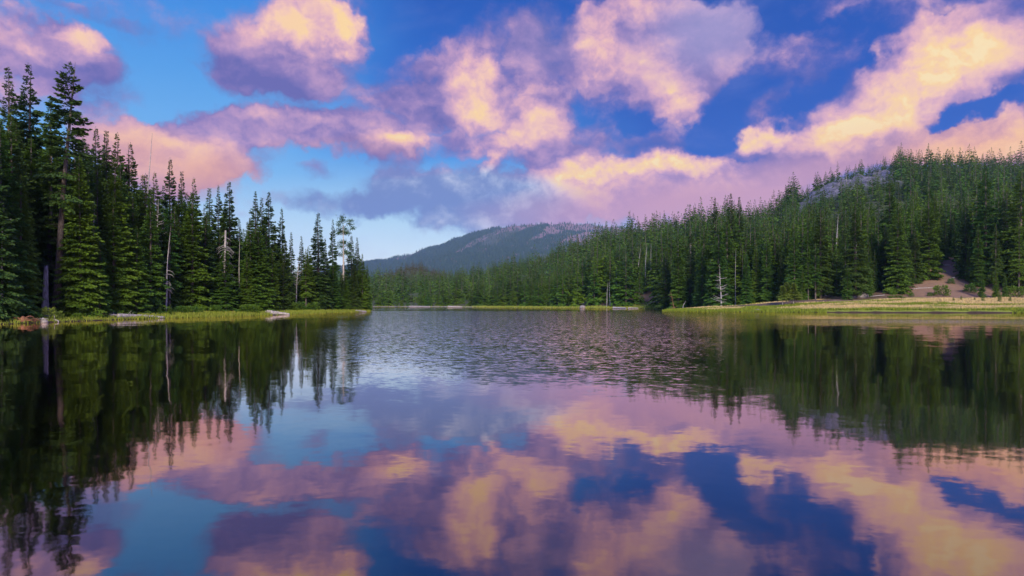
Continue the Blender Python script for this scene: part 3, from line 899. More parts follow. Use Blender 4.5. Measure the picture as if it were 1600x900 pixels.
# ---- fill: rows of firs behind, each still a tree of its own
def too_close(x, y, k=1.0):
    for a, b, r in TREES:
        if (a - x) ** 2 + (b - y) ** 2 < (k * r) ** 2:
            return True
    return False
LC = ([-40, 0, 30, 75, 130, 160, 210, 240, 270, 330, 380, 430, 450, 470, 490, 520, 548, 570, 585], [165, 165, 155, 180, 205, 225, 250, 280, 290, 308, 330, 350, 380, 395, 396, 392, 402, 424, 440])
RC = ([560, 640, 700, 750, 800, 850, 900, 940, 980, 1040, 1080, 1150, 1200, 1230, 1260, 1300, 1340, 1400, 1430, 1500, 1560, 1640], [432, 436, 430, 420, 406, 396, 382, 368, 352, 340, 335, 330, 335, 322, 318, 312, 308, 306, 290, 285, 280, 275])
n_ind = len(TREES)
cand = []
for k in range(4000):                                  # left bank
    px = rnd.uniform(-30, 572)
    ex = rnd.uniform(3.5, 40) if px < 440 else rnd.uniform(3, 16)
    D = sd_left(px) + ex
    x = X(px, D)
    if shore_dist(x, D)[0] < 2.5 or too_close(x, D, 0.9):
        continue
    if 48 < px < 110 and ex < 15:          # the dark gap round the stump and the giant's foot
        continue
    cap = np.interp(px, *LC) + rnd.uniform(0, 70) * (1 - 0.5 * ex / 40)
    g = gz(x, D)
    H = min(zat(cap, D) - g, rnd.uniform(20, 30))
    if H < 7:
        continue
    TREES.append((x, D, 2.0))
    cand.append((px, x, D, H, g, ex, 'L'))
    if len(cand) >= 118:
        break
for c in cand:
    px, x, D, H, g, ex, _ = c
    kind = rnd.choice(['spire', 'spire', 'tiered', 'tiered', 'narrow', 'high_crown'])
    if ex < 8:
        kind = 'spire'
    make_tree('fir_tree', kind, x, D, H, 'one of the look-alike firs crowding the left bank forest', 'tree', 'firs crowded together on the left bank', rnd.choice(['fir', 'fir', 'fir_dark']), rnd.uniform(.95, 1.3), 'bark', g - .1)
nl = len(cand)
cr = []
for k in range(6000):                                  # right shore rows
    px = rnd.uniform(1035, 1615)
    base = np.interp(px, [1035, 1100, 1250, 1330, 1400, 1440, 1470, 1500, 1515, 1615], [232, 204, 186, 182, 190, 200, 215, 222, 190, 184])
    D = base + rnd.random() ** 1.5 * 60
    x = X(px, D)
    if too_close(x, D, 0.9):
        continue
    cap = np.interp(px, *RC) + rnd.uniform(5, 95)
    g = gz(x, D)
    H = min(zat(cap, D) - g, rnd.uniform(14, 30))
    if H < 6:
        continue
    TREES.append((x, D, 2.7))
    cr.append((px, x, D, H, g))
    if len(cr) >= 90:
        break
for px, x, D, H, g in cr:
    make_tree('fir_tree', rnd.choice(['spire', 'spire', 'tiered', 'high_crown', 'narrow']), x, D, H, 'one of the look-alike firs lining the back of the right meadow', 'tree', 'firs lining the right meadow', rnd.choice(['fir', 'fir', 'fir_dark']), rnd.uniform(.85, 1.2), 'bark', g - .1)

# ------------------------------------------------------------------ the far forest: one mass on the slopes
def forest_mesh(items, protos, name, mats, kind_label):
    """items: array x, y, z, H, width factor, tint"""
    Vs, Qs, Ms, As = [], [], [], []
    off = 0
    idx = rng.integers(0, len(protos), len(items))
    for p, (H0, tt, cc) in enumerate(protos):
        it = items[idx == p]
        if not len(it):
            continue
        V0 = np.concatenate([tt[0], cc[0]])
        Q0 = np.concatenate([tt[1], cc[1] + len(tt[0])])
        mi = np.concatenate([np.zeros(len(tt[1])), np.ones(len(cc[1]))])
        s = it[:, 3] / H0
        w = s * it[:, 4]
        th = rng.uniform(0, 6.28, len(it))
        c, sn = np.cos(th), np.sin(th)
        x = (V0[None, :, 0] * c[:, None] - V0[None, :, 1] * sn[:, None]) * w[:, None] + it[:, 0:1]
        y = (V0[None, :, 0] * sn[:, None] + V0[None, :, 1] * c[:, None]) * w[:, None] + it[:, 1:2]
        z = V0[None, :, 2] * s[:, None] + it[:, 2:3]
        n, nv = len(it), len(V0)
        Vs.append(np.stack([x, y, z], -1).reshape(-1, 3))
        Qs.append((Q0[None] + (np.arange(n) * nv)[:, None, None] + off).reshape(-1, 4))
        Ms.append(np.tile(mi, n))
        As.append(np.repeat(it[:, 5], nv))
        off += n * nv
    me = quad_mesh(name, np.concatenate(Vs), np.concatenate(Qs), False, np.concatenate(Ms), np.concatenate(As))
    for m in mats:
        me.materials.append(m)
    o = bpy.data.objects.new(name, me)
    COL.objects.link(o)
    o['kind'] = 'stuff'
    o['label'] = kind_label
    print(name, len(items), 'trees', len(me.polygons), 'quads')
    return o

def scatter():
    r = np.random.default_rng(5)
    n = 60000
    y = np.sqrt(r.uniform(150 ** 2, 1050 ** 2, n))
    u = r.uniform(-0.42, 0.92, n)
    x = u * y
    px = 800 + F * u
    s = shore_dist(x, y)
    dens = np.where(y < 340, 1.0, np.where(y < 500, .75, .55)) * np.where(y > 760, .6, 1)
    keep = (r.random(n) < dens) & (s > 3.0)
    # right: behind the individually built rows; left: behind the peninsula rows
    base = np.interp(px, [1035, 1100, 1250, 1330, 1400, 1440, 1470, 1500, 1515, 1640], [232, 206, 190, 186, 194, 204, 219, 226, 194, 188])
    keep &= ~((px > 1030) & (y < base + 6))
    keep &= ~((px > 575) & (px <= 1030) & (s < np.where(px > 740, 7.0, 10.0)) )
    keep &= ~((px < 580) & (y < 230))
    # rocks: nearly bare
    rock = (u > .415) & (u < .565) & (y > 545) & (y < 690)
    keep &= ~(rock & (r.random(n) < 0.93))
    vis = (u > .40) & (u < .58) & (y > 455) & (y < 545)
    x, y, px, s, u, rock, vis = [a[keep] for a in (x, y, px, s, u, rock, vis)]
    # thin out: one tree per cell
    cell = np.where(vis, 5.0, np.where(y < 340, 5.6, np.where(y < 520, 7.6, 9.4)))
    key = np.floor(x / cell) * 100003 + np.floor(y / cell)
    _, first = np.unique(key, return_index=True)
    x, y, px, s, u, rock, vis = [a[first] for a in (x, y, px, s, u, rock, vis)]
    z = terrain(x, y, s)
    H = (11 + 19 * r.random(len(x)) ** 1.3) * np.where(r.random(len(x)) < .10, 1.22, 1)
    H *= np.where(y < 330, 1.12, 1)
    H = np.where(rock, H * .5, np.where(vis, H * .60, H))
    H = np.where((u > .42) & (u < .61) & (y >= 690), H * .68, H)
    near = (px < 1030) & (s < 18)
    H = np.where(near, H * np.interp(px, [560, 700, 800, 1000], [.8, .85, .95, 1.1]), H)
    H = np.where(y > 430, H * np.interp(px, [820, 930], [.74, 1.0]), H)
    cap = np.interp(px, *RC) + r.uniform(-4, 40, len(x))
    Hc = CAMH - (cap - HZ) / F * y - z
    H = np.where(y < 450, np.clip(np.minimum(H, Hc), 4, None), H)
    tint = r.random(len(x)) * 0.9
    kn = np.exp(-((x + 140) / 60) ** 2 - ((y - 1000) / 130) ** 2) > .25
    tint = np.where(kn, 2.0, tint)
    H = np.where(kn, H * .75, H)
    ok = np.ones(len(x), bool)
    for a, b, rr in TREES:
        ok &= ((x - a) ** 2 + (y - b) ** 2) > (rr * .8) ** 2
    it = np.stack([x, y, z - .2, H, r.uniform(.85, 1.4, len(x)), tint], 1)[ok]
    return it
items = scatter()
# largest of them become trees of their own
size = items[:, 3] / items[:, 1] * (np.abs(items[:, 0] / items[:, 1]) < 0.74)
ff = items[(items[:, 1] < 330)]
nfree = 300 - len(TREES) if len(TREES) < 300 else 0
order = np.argsort(-size)
take, rest = order[:nfree], order[nfree:]
for i in take:
    x, y, z, H, w, t = items[i]
    px = 800 + F * x / y
    if px < 1040:
        lab, gr = 'one of the look-alike firs along the far shore under the mountain', 'firs along the far shore'
    else:
        lab, gr = 'one of the look-alike firs deeper in the right bank forest', 'firs behind the front rows of the right bank'
    make_tree('fir_tree', rnd.choice(['spire', 'spire', 'tiered', 'narrow']), x, y, H, lab, 'tree', gr, rnd.choice(['fir', 'fir', 'fir_dark']), 1.0, 'bark', z)
items = items[rest]
nearm = items[:, 1] < 420
def two_lod():
    # one object, two levels of detail inside it
    a, b = items[nearm], items[~nearm]
    P = LOD + LODM
    ia = rng.integers(0, len(LOD), len(a))
    return a, b
a_, b_ = two_lod()
def forest_two(name, label):
    global rng
    o1 = forest_mesh(a_, LOD, name, [M['bark'], M['forest']], label)
    o2 = forest_mesh(b_, LODM, name + '_tmp', [M['bark'], M['forest']], label)
    # join o2 into o1 by arrays
    def arr(o):
        me = o.data
        V = np.empty(len(me.vertices) * 3, np.float32)
        me.vertices.foreach_get('co', V)
        Q = np.empty(len(me.loops), np.int32)
        me.loops.foreach_get('vertex_index', Q)
        mi = np.empty(len(me.polygons), np.int32)
        me.polygons.foreach_get('material_index', mi)
        t = np.empty(len(me.vertices), np.float32)
        me.attributes['tint'].data.foreach_get('value', t)
        return V.reshape(-1, 3), Q.reshape(-1, 4), mi, t
    A, B = arr(o1), arr(o2)
    me = quad_mesh(name, np.concatenate([A[0], B[0]]), np.concatenate([A[1], B[1] + len(A[0])]), False, np.concatenate([A[2], B[2]]), np.concatenate([A[3], B[3]]))
    me.materials.append(M['bark'])
    me.materials.append(M['forest'])
    o1.data = me
    bpy.data.objects.remove(o2)
    return o1
forest_two('forest', 'green conifer forest covering the slopes and the far shore')

# ------------------------------------------------------------------ the mountain
MP = ([300, 480, 540, 580, 640, 700, 745, 790, 840, 880, 930, 1000, 1100, 1250], [440, 428, 418, 407, 397, 377, 362, 355, 351, 347, 350, 362, 385, 410])
KM = 1.85
MD0, MD1 = 1500.0 * KM, 3300.0 * KM
def mount_z(u, y):
    px = 800 + F * u
    top = np.interp(px, *MP)
    T = (HZ - top) / F
    t = (y - MD0) / (MD1 - MD0)
    z = T * MD1 * np.clip(t, 0, 1) ** 1.12
    z = np.where(t > 1, T * MD1 * (1 - 0.25 * (t - 1) ** 2 * 4), z)
    x = u * y
    xk, yk = x / KM, y / KM
    g = fbm(xk / 130 + yk / 900, yk / 420, 41, 4) - .5
    z = z + KM * g * 48 * np.clip(t * 1.6, 0, 1) * np.clip((1.25 - t) * 3, 0.12, 1) + (fbm(xk / 40, yk / 60, 43, 3) - .5) * 10 * KM
    return z
def build_mountain():
    ys = np.linspace(MD0 - 250, MD1 + 1700, 220)
    us = np.linspace(-.46, .42, 330)
    Y, U = np.meshgrid(ys, us, indexing='ij')
    Z = mount_z(U.ravel(), Y.ravel())
    V = np.stack([(U * Y).ravel(), Y.ravel(), Z], 1)
    ny, nx = Y.shape
    i = np.arange((ny - 1) * (nx - 1))
    r, c = i // (nx - 1), i % (nx - 1)
    Q = np.stack([r * nx + c, r * nx + c + 1, (r + 1) * nx + c + 1, (r + 1) * nx + c], 1)
    me = quad_mesh('mountain', V, Q, True)
    m, N, out = new_mat('mountain_side')
    pos = N.vmath('SCALE', N.n('ShaderNodeNewGeometry').outputs['Position'], None, 1 / KM)
    px, py, pz = N.sep(pos)[:3]
    nf = N.noise(pos, 0.02, 7, 0.7)[0]
    low = N.mix(nf, (0.030, 0.052, 0.028), (0.080, 0.080, 0.050))
    scree = N.mix(nf, (0.10, 0.06, 0.06), (0.27, 0.175, 0.165))
    # forest clearings and gullies of scree running down to the left
    q = N.comb(N.math('MULTIPLY_ADD', py, 0.42, N.math('MULTIPLY', px, -1.0)), N.math('MULTIPLY', py, 0.16), 0.0)
    gul = N.noise(q, 0.0085, 4, 0.6, 0.6)[0]
    hi = N.mr(N.math('ADD', N.math('MULTIPLY', px, 0.55), pz), 270.0, 520.0)
    f = N.mr(N.math('ADD', gul, N.math('MULTIPLY', hi, 0.28)), 0.54, 0.62)
    col = N.mix(f, low, scree)
    sn = N.noise(q, 0.03, 3, 0.5)[0]
    snow = N.math('MULTIPLY', N.mr(sn, 0.72, 0.74), N.mr(pz, 335.0, 350.0))
    col = N.mix(snow, col, (0.8, 0.8, 0.85))
    N.t.links.new(principled(N, col, 0.95), out.inputs[0])
    o = link('mountain', me, m)
    o['kind'] = 'structure'
    o['label'] = 'blue wooded mountain with pinkish scree, its top in the clouds'
    # far trees, each a few faces, as one mass
    r_ = np.random.default_rng(8)
    n = 60000
    y = np.sqrt(r_.uniform((MD0) ** 2, (MD1) ** 2, n))
    u = r_.uniform(-.27, .17, n)
    x = u * y
    z = mount_z(u, y)
    qx, qy = (y * .42 - x) / KM, y * .16 / KM
    gl = fbm(qx * .0085 * 1.2, qy * .0085 * 1.2, 77, 4)
    hi_ = np.clip(((x * .55 + z) / KM - 270) / 250, 0, 1)
    keep = (gl + hi_ * .30 < .56) | (r_.random(n) < .12)
    x, y, z = x[keep], y[keep], z[keep]
    n = len(x)
    H = r_.uniform(12, 27, n)
    # two stacked three-sided tiers (quads with a doubled tip kept apart by a hair)
    th = r_.uniform(0, 6.28, n)
    Vs = []
    for (a, b, rad) in ((0.0, .62, .20), (.35, 1.0, .14)):
        ring = [np.stack([x + np.cos(th + k * 2.094) * H * rad, y + np.sin(th + k * 2.094) * H * rad, z + H * a], 1) for k in range(3)]
        tip = [np.stack([x + np.cos(th + k * 2.094) * .05, y + np.sin(th + k * 2.094) * .05, z + H * b], 1) for k in range(3)]
        Vs += ring + tip
    V = np.stack(Vs, 1).reshape(-1, 3)
    q0 = []
    for s0 in (0, 6):
        for k in range(3):
            q0.append((s0 + k, s0 + (k + 1) % 3, s0 + 3 + (k + 1) % 3, s0 + 3 + k))
    Q = (np.array(q0)[None] + (np.arange(n) * 12)[:, None, None]).reshape(-1, 4)
    me = quad_mesh('distant_forest', V, Q, False, None, np.repeat(r_.random(n), 12))
    me.materials.append(M['far_forest'])
    o = bpy.data.objects.new('distant_forest', me)
    COL.objects.link(o)
    o['kind'] = 'stuff'
    o['label'] = 'distant wood on the mountain side'
    print('distant', n)
build_mountain()
#STAGE3
# ------------------------------------------------------------------ dead trees, poles and the grey stump
def thing(name, label, cat, loc, group=None, rz=0.0):
    o = bpy.data.objects.new(name, None)
    COL.objects.link(o)
    o.location = loc
    o.rotation_euler = (0, 0, rz)
    o['label'], o['category'] = label, cat
    if group:
        o['group'] = group
    return o

def snag(px, top, D, label, r=0.18, lean=(0.0, 0.0), limbs=14, llen=1.6, lz=(.25, .95), pitch=(-.2, .25), curve=.9, broken=0.0, mat='dead', group=None, arch=False, name='dead_tree', lr=.055):
    x = X(px, D)
    g = gz(x, D)
    H = zat(top, D) - g
    root = thing(name, label, 'dead tree', (x, D, g - .2), group)
    t = np.linspace(0, 1, 12)
    pts = np.stack([lean[0] * t ** 1.5 + .05 * np.sin(t * 8), lean[1] * t, t * (H + .2)], 1)
    rr = r * (1 - t * (1 - broken)) ** .9 + .012
    V, Q = tube(pts, rr, 8)
    o = link('trunk', quad_mesh('trunk', V, Q, True), M[mat], root)
    parts = []
    for i in range(limbs):
        q = rng.uniform(*lz)
        c = np.array([np.interp(q, t, pts[:, 0]), np.interp(q, t, pts[:, 1]), q * H])
        a = rng.choice([0.0, math.pi]) + rng.normal(0, .7)
        Lb = llen * rng.uniform(.35, 1.1) * (1.15 - q * .7)
        tt = np.linspace(0, 1, 7)
        p = rng.uniform(*pitch)
        zz = p * Lb * tt + (-.75 * Lb * tt ** 2.2 if arch else .25 * Lb * tt ** 2)
        cv = rng.uniform(-curve, curve)
        P = c + np.stack([np.cos(a + cv * tt) * Lb * tt, np.sin(a + cv * tt) * Lb * tt, zz], 1)
        parts.append(tube(P, lr * (1 - .8 * tt) * min(1, Lb), 4))
        for k in range(2):
            j = rng.integers(2, 6)
            l2 = Lb * .35
            a2 = a + rng.choice([-1, 1]) * .9
            P2 = P[j] + np.outer(np.linspace(0, 1, 4), [math.cos(a2) * l2, math.sin(a2) * l2, -.2 * l2])
            parts.append(tube(P2, .022 * (1 - .7 * np.linspace(0, 1, 4)), 3))
    if parts:
        V, Q = merge(parts)
        link('branches', quad_mesh('branches', V, Q, True), M[mat], root)
    return root

snag(224, 208, 103, 'very tall thin bare grey pole, leaning slightly, rising out of the left forest skyline', .22, (1.3, 0), 30, .5, (.3, .97))
snag(243, 312, 101, 'twisted white dead tree with curling limbs, below and right of the tall bare pole', .16, (.4, 0), 16, 2.2, (.45, .98), (-.3, .6), 1.6)
snag(144, 312, 84, 'short grey dead trunk between green boughs right of the giant', .17, (.25, 0), 22, .7, (.55, .98))
snag(2, 303, 68, 'bleached dead branches at the left picture edge', .12, (.2, 0), 16, 1.1, (.7, .98), (-.4, .1), 1.2)
snag(259, 362, 97, 'grey dead tree with arching white limbs standing free over the grass', .13, (.55, 0), 16, 1.7, (.3, .66), (.15, .5), .8, arch=True)
snag(351, 360, 114.5, 'broken-topped grey snag with drooping bleached limbs above a green fir', .26, (.1, 0), 34, 2.6, (.45, .98), (-.1, .25), .9, .45, arch=True)
snag(374, 372, 119, 'thin straight grey pole, left of two bare poles', .12, (0, 0), 10, .4, (.3, .9))
snag(385, 352, 120, 'thin straight grey pole, right and taller of two bare poles', .12, (.1, 0), 14, .5, (.3, .95))
snag(462, 404, 139, 'forked white dead tree left of the reddish fir on the point', .14, (.7, 0), 14, 1.9, (.35, .98), (.1, .9), .8)
snag(1127, 412, 198, 'white dead tree with level crooked limbs standing behind the right meadow', .22, (-.6, 0), 22, 3.4, (.15, .72), (-.15, .3), 1.0, lr=.11)
G = 'bleached poles on the right slope'
snag(989, 384, 330, 'bleached pole, leftmost and thinnest of four close together on the slope', .20, (.3, 0), 6, .5, (.6, .95), group=G)
snag(996, 386, 334, 'bleached pole, second from the left of four on the slope, leaning right', .28, (1.6, 0), 8, .7, (.6, .95), group=G)
snag(1008, 381, 322, 'bleached pole with crooked lower part, longest of four on the slope', .30, (.7, 0), 14, 1.1, (.5, .95), group=G)
snag(1017, 379, 336, 'bleached pole, rightmost of four on the slope', .20, (.1, 0), 6, .5, (.6, .95), group=G)
snag(963, 417, 300, 'short grey pole low among dark firs left of the four bleached ones', .20, (.2, 0), 10, .8, (.4, .95))
snag(948, 440, 288, 'low pale pole near the water, left of a close pair under the slope', .17, (.5, 0), 6, .6, (.4, .95))
snag(953, 438, 287, 'low pale pole near the water, right of a close pair under the slope', .15, (-.3, 0), 6, .6, (.4, .95))
snag(1306, 334, 232, 'bleached spire with short stubs below the grey rocks', .30, (.8, 0), 46, 1.0, (.5, .98))
snag(1336, 379, 200, 'broken pale snag leaning over the grey boulder', .26, (.4, 0), 18, 1.4, (.7, .95), (-.6, .2), 1.0, .5)
snag(1079, 356, 236, 'tall grey dead stem left of the broad green fir', .2, (.2, 0), 40, 1.0, (.3, .95))
snag(1149, 388, 205, 'thin grey bare stem right of the white branching snag', .12, (.1, 0), 10, .5, (.3, .9))
snag(1204, 372, 207.5, 'pale bare stem in the lit gap between hanging boughs', .18, (.1, 0), 20, .9, (.4, .9))
snag(1402, 244, 690, 'lone white pole on the ridge above the grey rocks', .3, (.5, 0), 8, 1.2, (.4, .95))
snag(1323, 266, 640, 'lone pale pole on the left end of the grey rocks', .3, (-.8, 0), 8, 1.2, (.4, .95))
snag(1066, 470, 176, 'small white stick standing in the reeds at the start of the right meadow', .12, (.9, 0), 2, .4, (.4, .9))
snag(1055, 455, 196, 'red-brown dead bough slumped at the forest edge', .10, (-1.4, 0), 26, 1.5, (.2, .95), (-.5, .3), 1.0, mat='rust')

def stump(px, top, D, r, label):
    x = X(px, D)
    g = gz(x, D)
    H = zat(top, D) - g
    k = 16
    th = np.linspace(0, 2 * math.pi, k, endpoint=False)
    V, Q = [], []
    lv = [-.5, 0, .3, .8, H * .4, H * .75, H * .93, H]
    for i, z in enumerate(lv):
        rad = r * (1 + .55 * math.exp(-max(z, 0) * 1.8)) * (1 - .42 * z / H)
        wob = 1 + .10 * np.sin(th * 3 + i * .4) + .05 * np.sin(th * 7)
        zz = z + (np.abs(np.sin(th * 2.5)) * .5 * H * .12 if i == len(lv) - 1 else 0)
        V.append(np.stack([np.cos(th) * rad * wob + .03 * z, np.sin(th) * rad * wob, np.full(k, z) + (zz - z)], 1))
    for i in range(len(lv) - 1):
        for j in range(k):
            Q.append((i * k + j, i * k + (j + 1) % k, (i + 1) * k + (j + 1) % k, (i + 1) * k + j))
    V = np.concatenate(V)
    c = len(V)
    V = np.concatenate([V, [[.03 * H, 0, H * .9]] * 1])
    b = (len(lv) - 1) * k
    for j in range(0, k, 2):
        Q.append((b + j, b + j + 1, b + (j + 2) % k, c))
    o = link('stump', quad_mesh('stump', V, Q, True), M['stump'])
    o.location = (x, D, g)
    o['label'], o['category'] = label, 'stump'
M['stump'] = mat_bark('grey_stump_wood', (0.09, 0.085, 0.085), (0.24, 0.23, 0.235), 2.0)
stump(70, 418, 79, .36, 'tall grey broken stump standing in the dark gap of the left forest')

# ------------------------------------------------------------------ logs, driftwood, rocks
def log(a, b, ra, rb, label, stubs=5, mat='log', sink=0.35, name='log', group=None, bend=.25, cat='log'):
    """a = (px, depth), b = (px, depth): a fallen trunk lying between the two places on the ground (or on the water)"""
    A = np.array([X(*a), a[1], 0.0])
    B = np.array([X(*b), b[1], 0.0])
    n = 9
    t = np.linspace(0, 1, n)
    P = A + (B - A) * t[:, None]
    side = np.array([-(B - A)[1], (B - A)[0], 0])
    side /= np.linalg.norm(side)
    P += side * np.sin(t * math.pi)[:, None] * bend
    z = np.maximum(terrain(P[:, 0], P[:, 1]), 0.0)
    z = np.interp(t, [0, .5, 1], [z[0], max(z[n // 2], (z[0] + z[-1]) / 2), z[-1]])
    rad = ra + (rb - ra) * t
    P[:, 2] = z + rad * (1 - sink)
    O = P[0].copy()
    parts = [tube(P - O, rad * (1 + .08 * np.sin(t * 17)), 9)]
    # closed ends
    for e, s in ((0, -1), (n - 1, 1)):
        d = (P[min(e + 1, n - 1)] - P[max(e - 1, 0)])
        d /= np.linalg.norm(d)
        parts.append(tube([P[e] - O, P[e] - O + d * s * .04], [rad[e] * .98, .01], 9))
    for i in range(stubs):
        q = rng.uniform(.15, .95)
        c = np.array([np.interp(q, t, (P - O)[:, k]) for k in range(3)])
        l2 = rng.uniform(.25, .9)
        d = np.array([rng.normal(0, .6), rng.normal(0, .6), rng.uniform(.3, 1.0)])
        tt = np.linspace(0, 1, 4)
        parts.append(tube(c + np.outer(tt, d * l2), .05 * (1 - .7 * tt), 4))
    V, Q = merge(parts)
    o = link(name, quad_mesh(name, V, Q, True), M[mat])
    o.location = tuple(O)
    o['label'], o['category'] = label, cat
    if group:
        o['group'] = group
    return o
log((184, 85.0), (256, 91.0), .30, .17, 'long silver log lying along the water, nearest and longest on the left bank', 7)
log((226, 90.5), (263, 94.5), .20, .12, 'shorter silver log resting behind the end of the long one', 3)
log((146, 82.3), (186, 86.5), .30, .20, 'mossy brown log in the driftwood heap under the tree trunk', 12, 'log')
log((418, 119.0), (452, 118.5), .38, .16, 'fallen grey log reaching from the foot of a fir into the water', 4, bend=.1)
log((352, 105.5), (385, 109.5), .13, .09, 'thin red-brown log half sunk at the edge of the grass', 2, 'rust')
log((556, 157.0), (572, 160.5), .25, .15, 'small pale log on the tip of the left point', 4)
log((80, 73.2), (91, 72.2), .10, .06, 'small bleached stick slanting into the water beside the yellow-green bush', 1)
log((1460, 215), (1484, 213), .22, .17, 'white log on the brown slope, farthest left of the crossed ones', 3)
log((1488, 212), (1509, 209), .26, .20, 'white log on the brown slope, upper one of a crossing pair', 3)
log((1484, 203), (1512, 207), .26, .18, 'white log on the brown slope, lower one of a crossing pair', 3)
log((1510, 209), (1526, 216), .30, .20, 'white log pointing uphill from where two others cross', 4)
log((1420, 194), (1458, 196), .13, .10, 'long thin pale log along the upper rim of the meadow', 3)
log((1326, 182), (1382, 188), .14, .10, 'long thin grey log below the grey boulder', 3)
log((1570, 205), (1590, 206), .40, .30, 'pale log lying in the shade under the right-edge trees', 3)
log((958, 268), (978, 262), .35, .20, 'white driftwood log on the far bank under the four bleached poles', 5, sink=.1)
log((982, 259), (997, 262), .28, .20, 'white driftwood log with a raised end beside the reeds on the far bank', 5, sink=.1)
log((640, 378), (672, 368), .35, .25, 'pale driftwood log, left one on the far sandy shore', 7, sink=.1)
log((700, 352), (722, 350), .40, .25, 'pale driftwood log, right one on the far sandy shore', 9, sink=.1)

def rootwad(px, D, s, label, mat='log', n=26):
    x = X(px, D)
    g = max(gz(x, D), 0)
    parts = []
    for i in range(n):
        a = rng.uniform(0, 6.28)
        L_ = s * rng.uniform(.5, 1.1)
        tt = np.linspace(0, 1, 6)
        p = rng.uniform(.1, 1.3)
        P = np.stack([np.cos(a + tt) * L_ * tt, np.sin(a + tt) * L_ * tt * .5, p * L_ * tt * (1.3 - tt)], 1)
        parts.append(tube(P, s * .09 * (1 - .8 * tt), 5))
    parts.append(tube([(0, 0, -.2), (0, 0, s * .25), (0, .02, s * .5)], [s * .35, s * .3, s * .1], 8))
    V, Q = merge(parts)
    o = link('tree_roots', quad_mesh('tree_roots', V, Q, True), M[mat])
    o.location = (x, D, g)
    o['label'], o['category'] = label, 'driftwood'
rootwad(36, 68.6, 1.1, 'low tangle of brown roots on the water edge under the left-edge firs', 'rust')
rootwad(67, 71.0, .7, 'small pale tangle of roots touching the water below the grey stump')
rootwad(150, 82.0, 1.0, 'brown heap of roots at the foot of the left bank tree trunk', 'rust')
rootwad(172, 84.3, 1.0, 'pinkish grey heap of driftwood roots at the start of the silver log')
rootwad(52, 69.8, .8, 'reddish root tangle between the brown one and the small pale one', 'rust')
rootwad(1590, 196, 2.0, 'white upturned root plate at the right picture edge')
rootwad(1470, 224, 2.2, 'pale pile of broken wood at the top of the brown slope', 'dead')
rootwad(425, 117, 1.3, 'split pale wood at the foot of the fir beside the fallen log', 'log')

def mat_rock():
    m, N, out = new_mat('grey_rock')
    tc = N.n('ShaderNodeTexCoord').outputs['Object']
    f = N.noise(tc, 2.2, 7, .7)[0]
    col = N.ramp(f, [(.3, (.07, .06, .06)), (.55, (.20, .18, .18)), (.75, (.36, .34, .34))])
    bp = N.n('ShaderNodeBump')
    bp.inputs['Distance'].default_value = .1
    N.put(bp.inputs['Height'], f)
    N.t.links.new(principled(N, col, .9, bp.outputs[0]), out.inputs[0])
    return m
M['rock'] = mat_rock()
def rock(px, D, s, label, squash=.6):
    x = X(px, D)
    n, k = 9, 14
    V, Q = [], []
    sd = rnd.uniform(0, 50)
    for i in range(n):
        ph = -math.pi / 2 + math.pi * (i + .001) / (n - 1 + .002)
        for j in range(k):
            th = 2 * math.pi * j / k
            d = np.array([math.cos(ph) * math.cos(th), math.cos(ph) * math.sin(th), math.sin(ph)])
            rr = 1 + .35 * (float(fbm(np.array([d[0] * 1.3 + sd]), np.array([d[1] * 1.3 + d[2] * 1.7]), 3, 3)[0]) - .5) * 2
            V.append(d * rr * s * np.array([1, .8, squash]))
    for i in range(n - 1):
        for j in range(k):
            Q.append((i * k + j, i * k + (j + 1) % k, (i + 1) * k + (j + 1) % k, (i + 1) * k + j))
    o = link('rock', quad_mesh('rock', np.array(V), np.array(Q), False), M['rock'])
    o.location = (x, D, max(gz(x, D), -.05) + s * squash * .45)
    o['label'], o['category'] = label, 'rock'
rock(1345, 184, 2.1, 'large grey-brown boulder at the forest edge behind the meadow')
rock(1332, 183, 1.1, 'smaller grey boulder against the left of the large one')
rock(910, 283, 1.2, 'pale rock on the far grassy bank below the forest', .7)
rock(69, 70.4, .4, 'small white stone at the waterline below the grey stump')
rock(1184, 158, .8, 'flat pale stone in the dry grass left of the thin meadow trees', .3)
rock(1461, 176, .5, 'small white stone at the edge of the dry meadow below the bush', .6)

# ------------------------------------------------------------------ bushes and saplings
def bush(px, D, hpx, label, fol='young', kind='bush', name='bush', wide=1.0, cat='bush'):
    x = X(px, D)
    g = gz(x, D)
    make_tree(name, kind, x, D, hpx / F * D, label, cat, None, fol, wide, 'bark', g - .05)
bush(1471, 186, 17, 'round dark green bush at the foot of the brown slope, biggest in the meadow', 'fir', wide=1.3)
bush(1516, 190, 14, 'round green bush right of the crossed white logs', 'fir', wide=1.2)
bush(1587, 184, 18, 'dark bush in front of the white root plate', 'fir', wide=1.3)
bush(1486, 200, 9, 'small low bush between the white logs', 'fir')
bush(1424, 186, 7, 'tiny bush on the upper rim of the meadow', 'fir')
bush(1452, 186, 6, 'tiny bush, left of the biggest meadow bush', 'fir')
bush(1400, 179, 7, 'long low green shrub patch in the middle of the meadow', 'fir', wide=3.4)
for px, D, h, lab in ((1536, 163, 12, 'bushy sapling in the grass below the great dark-stemmed fir'), (1562, 162, 15, 'tallest sapling near the right end of the meadow'), (1578, 165, 9, 'small sapling next to the tallest one in the meadow'),
                      (1502, 164, 7, 'little sapling, right of a pair in the dry grass'), (1490, 163, 6, 'little sapling, left of a pair in the dry grass'), (1523, 165, 6, 'tiny sapling left of the bushy one in the grass')):
    bush(px, D, h * 1.4, lab, 'young', 'young', 'sapling', 1.1, 'sapling')
bush(76, 73.4, 20, 'bright yellow-green bush by the water under the grey stump', 'young')
bush(90, 75, 13, 'small light bush between the yellow-green one and the fir at the giant\'s foot', 'young', wide=1.2)
bush(120, 77, 10, 'low bush under the thick fir beside the giant', 'fir', wide=1.4)
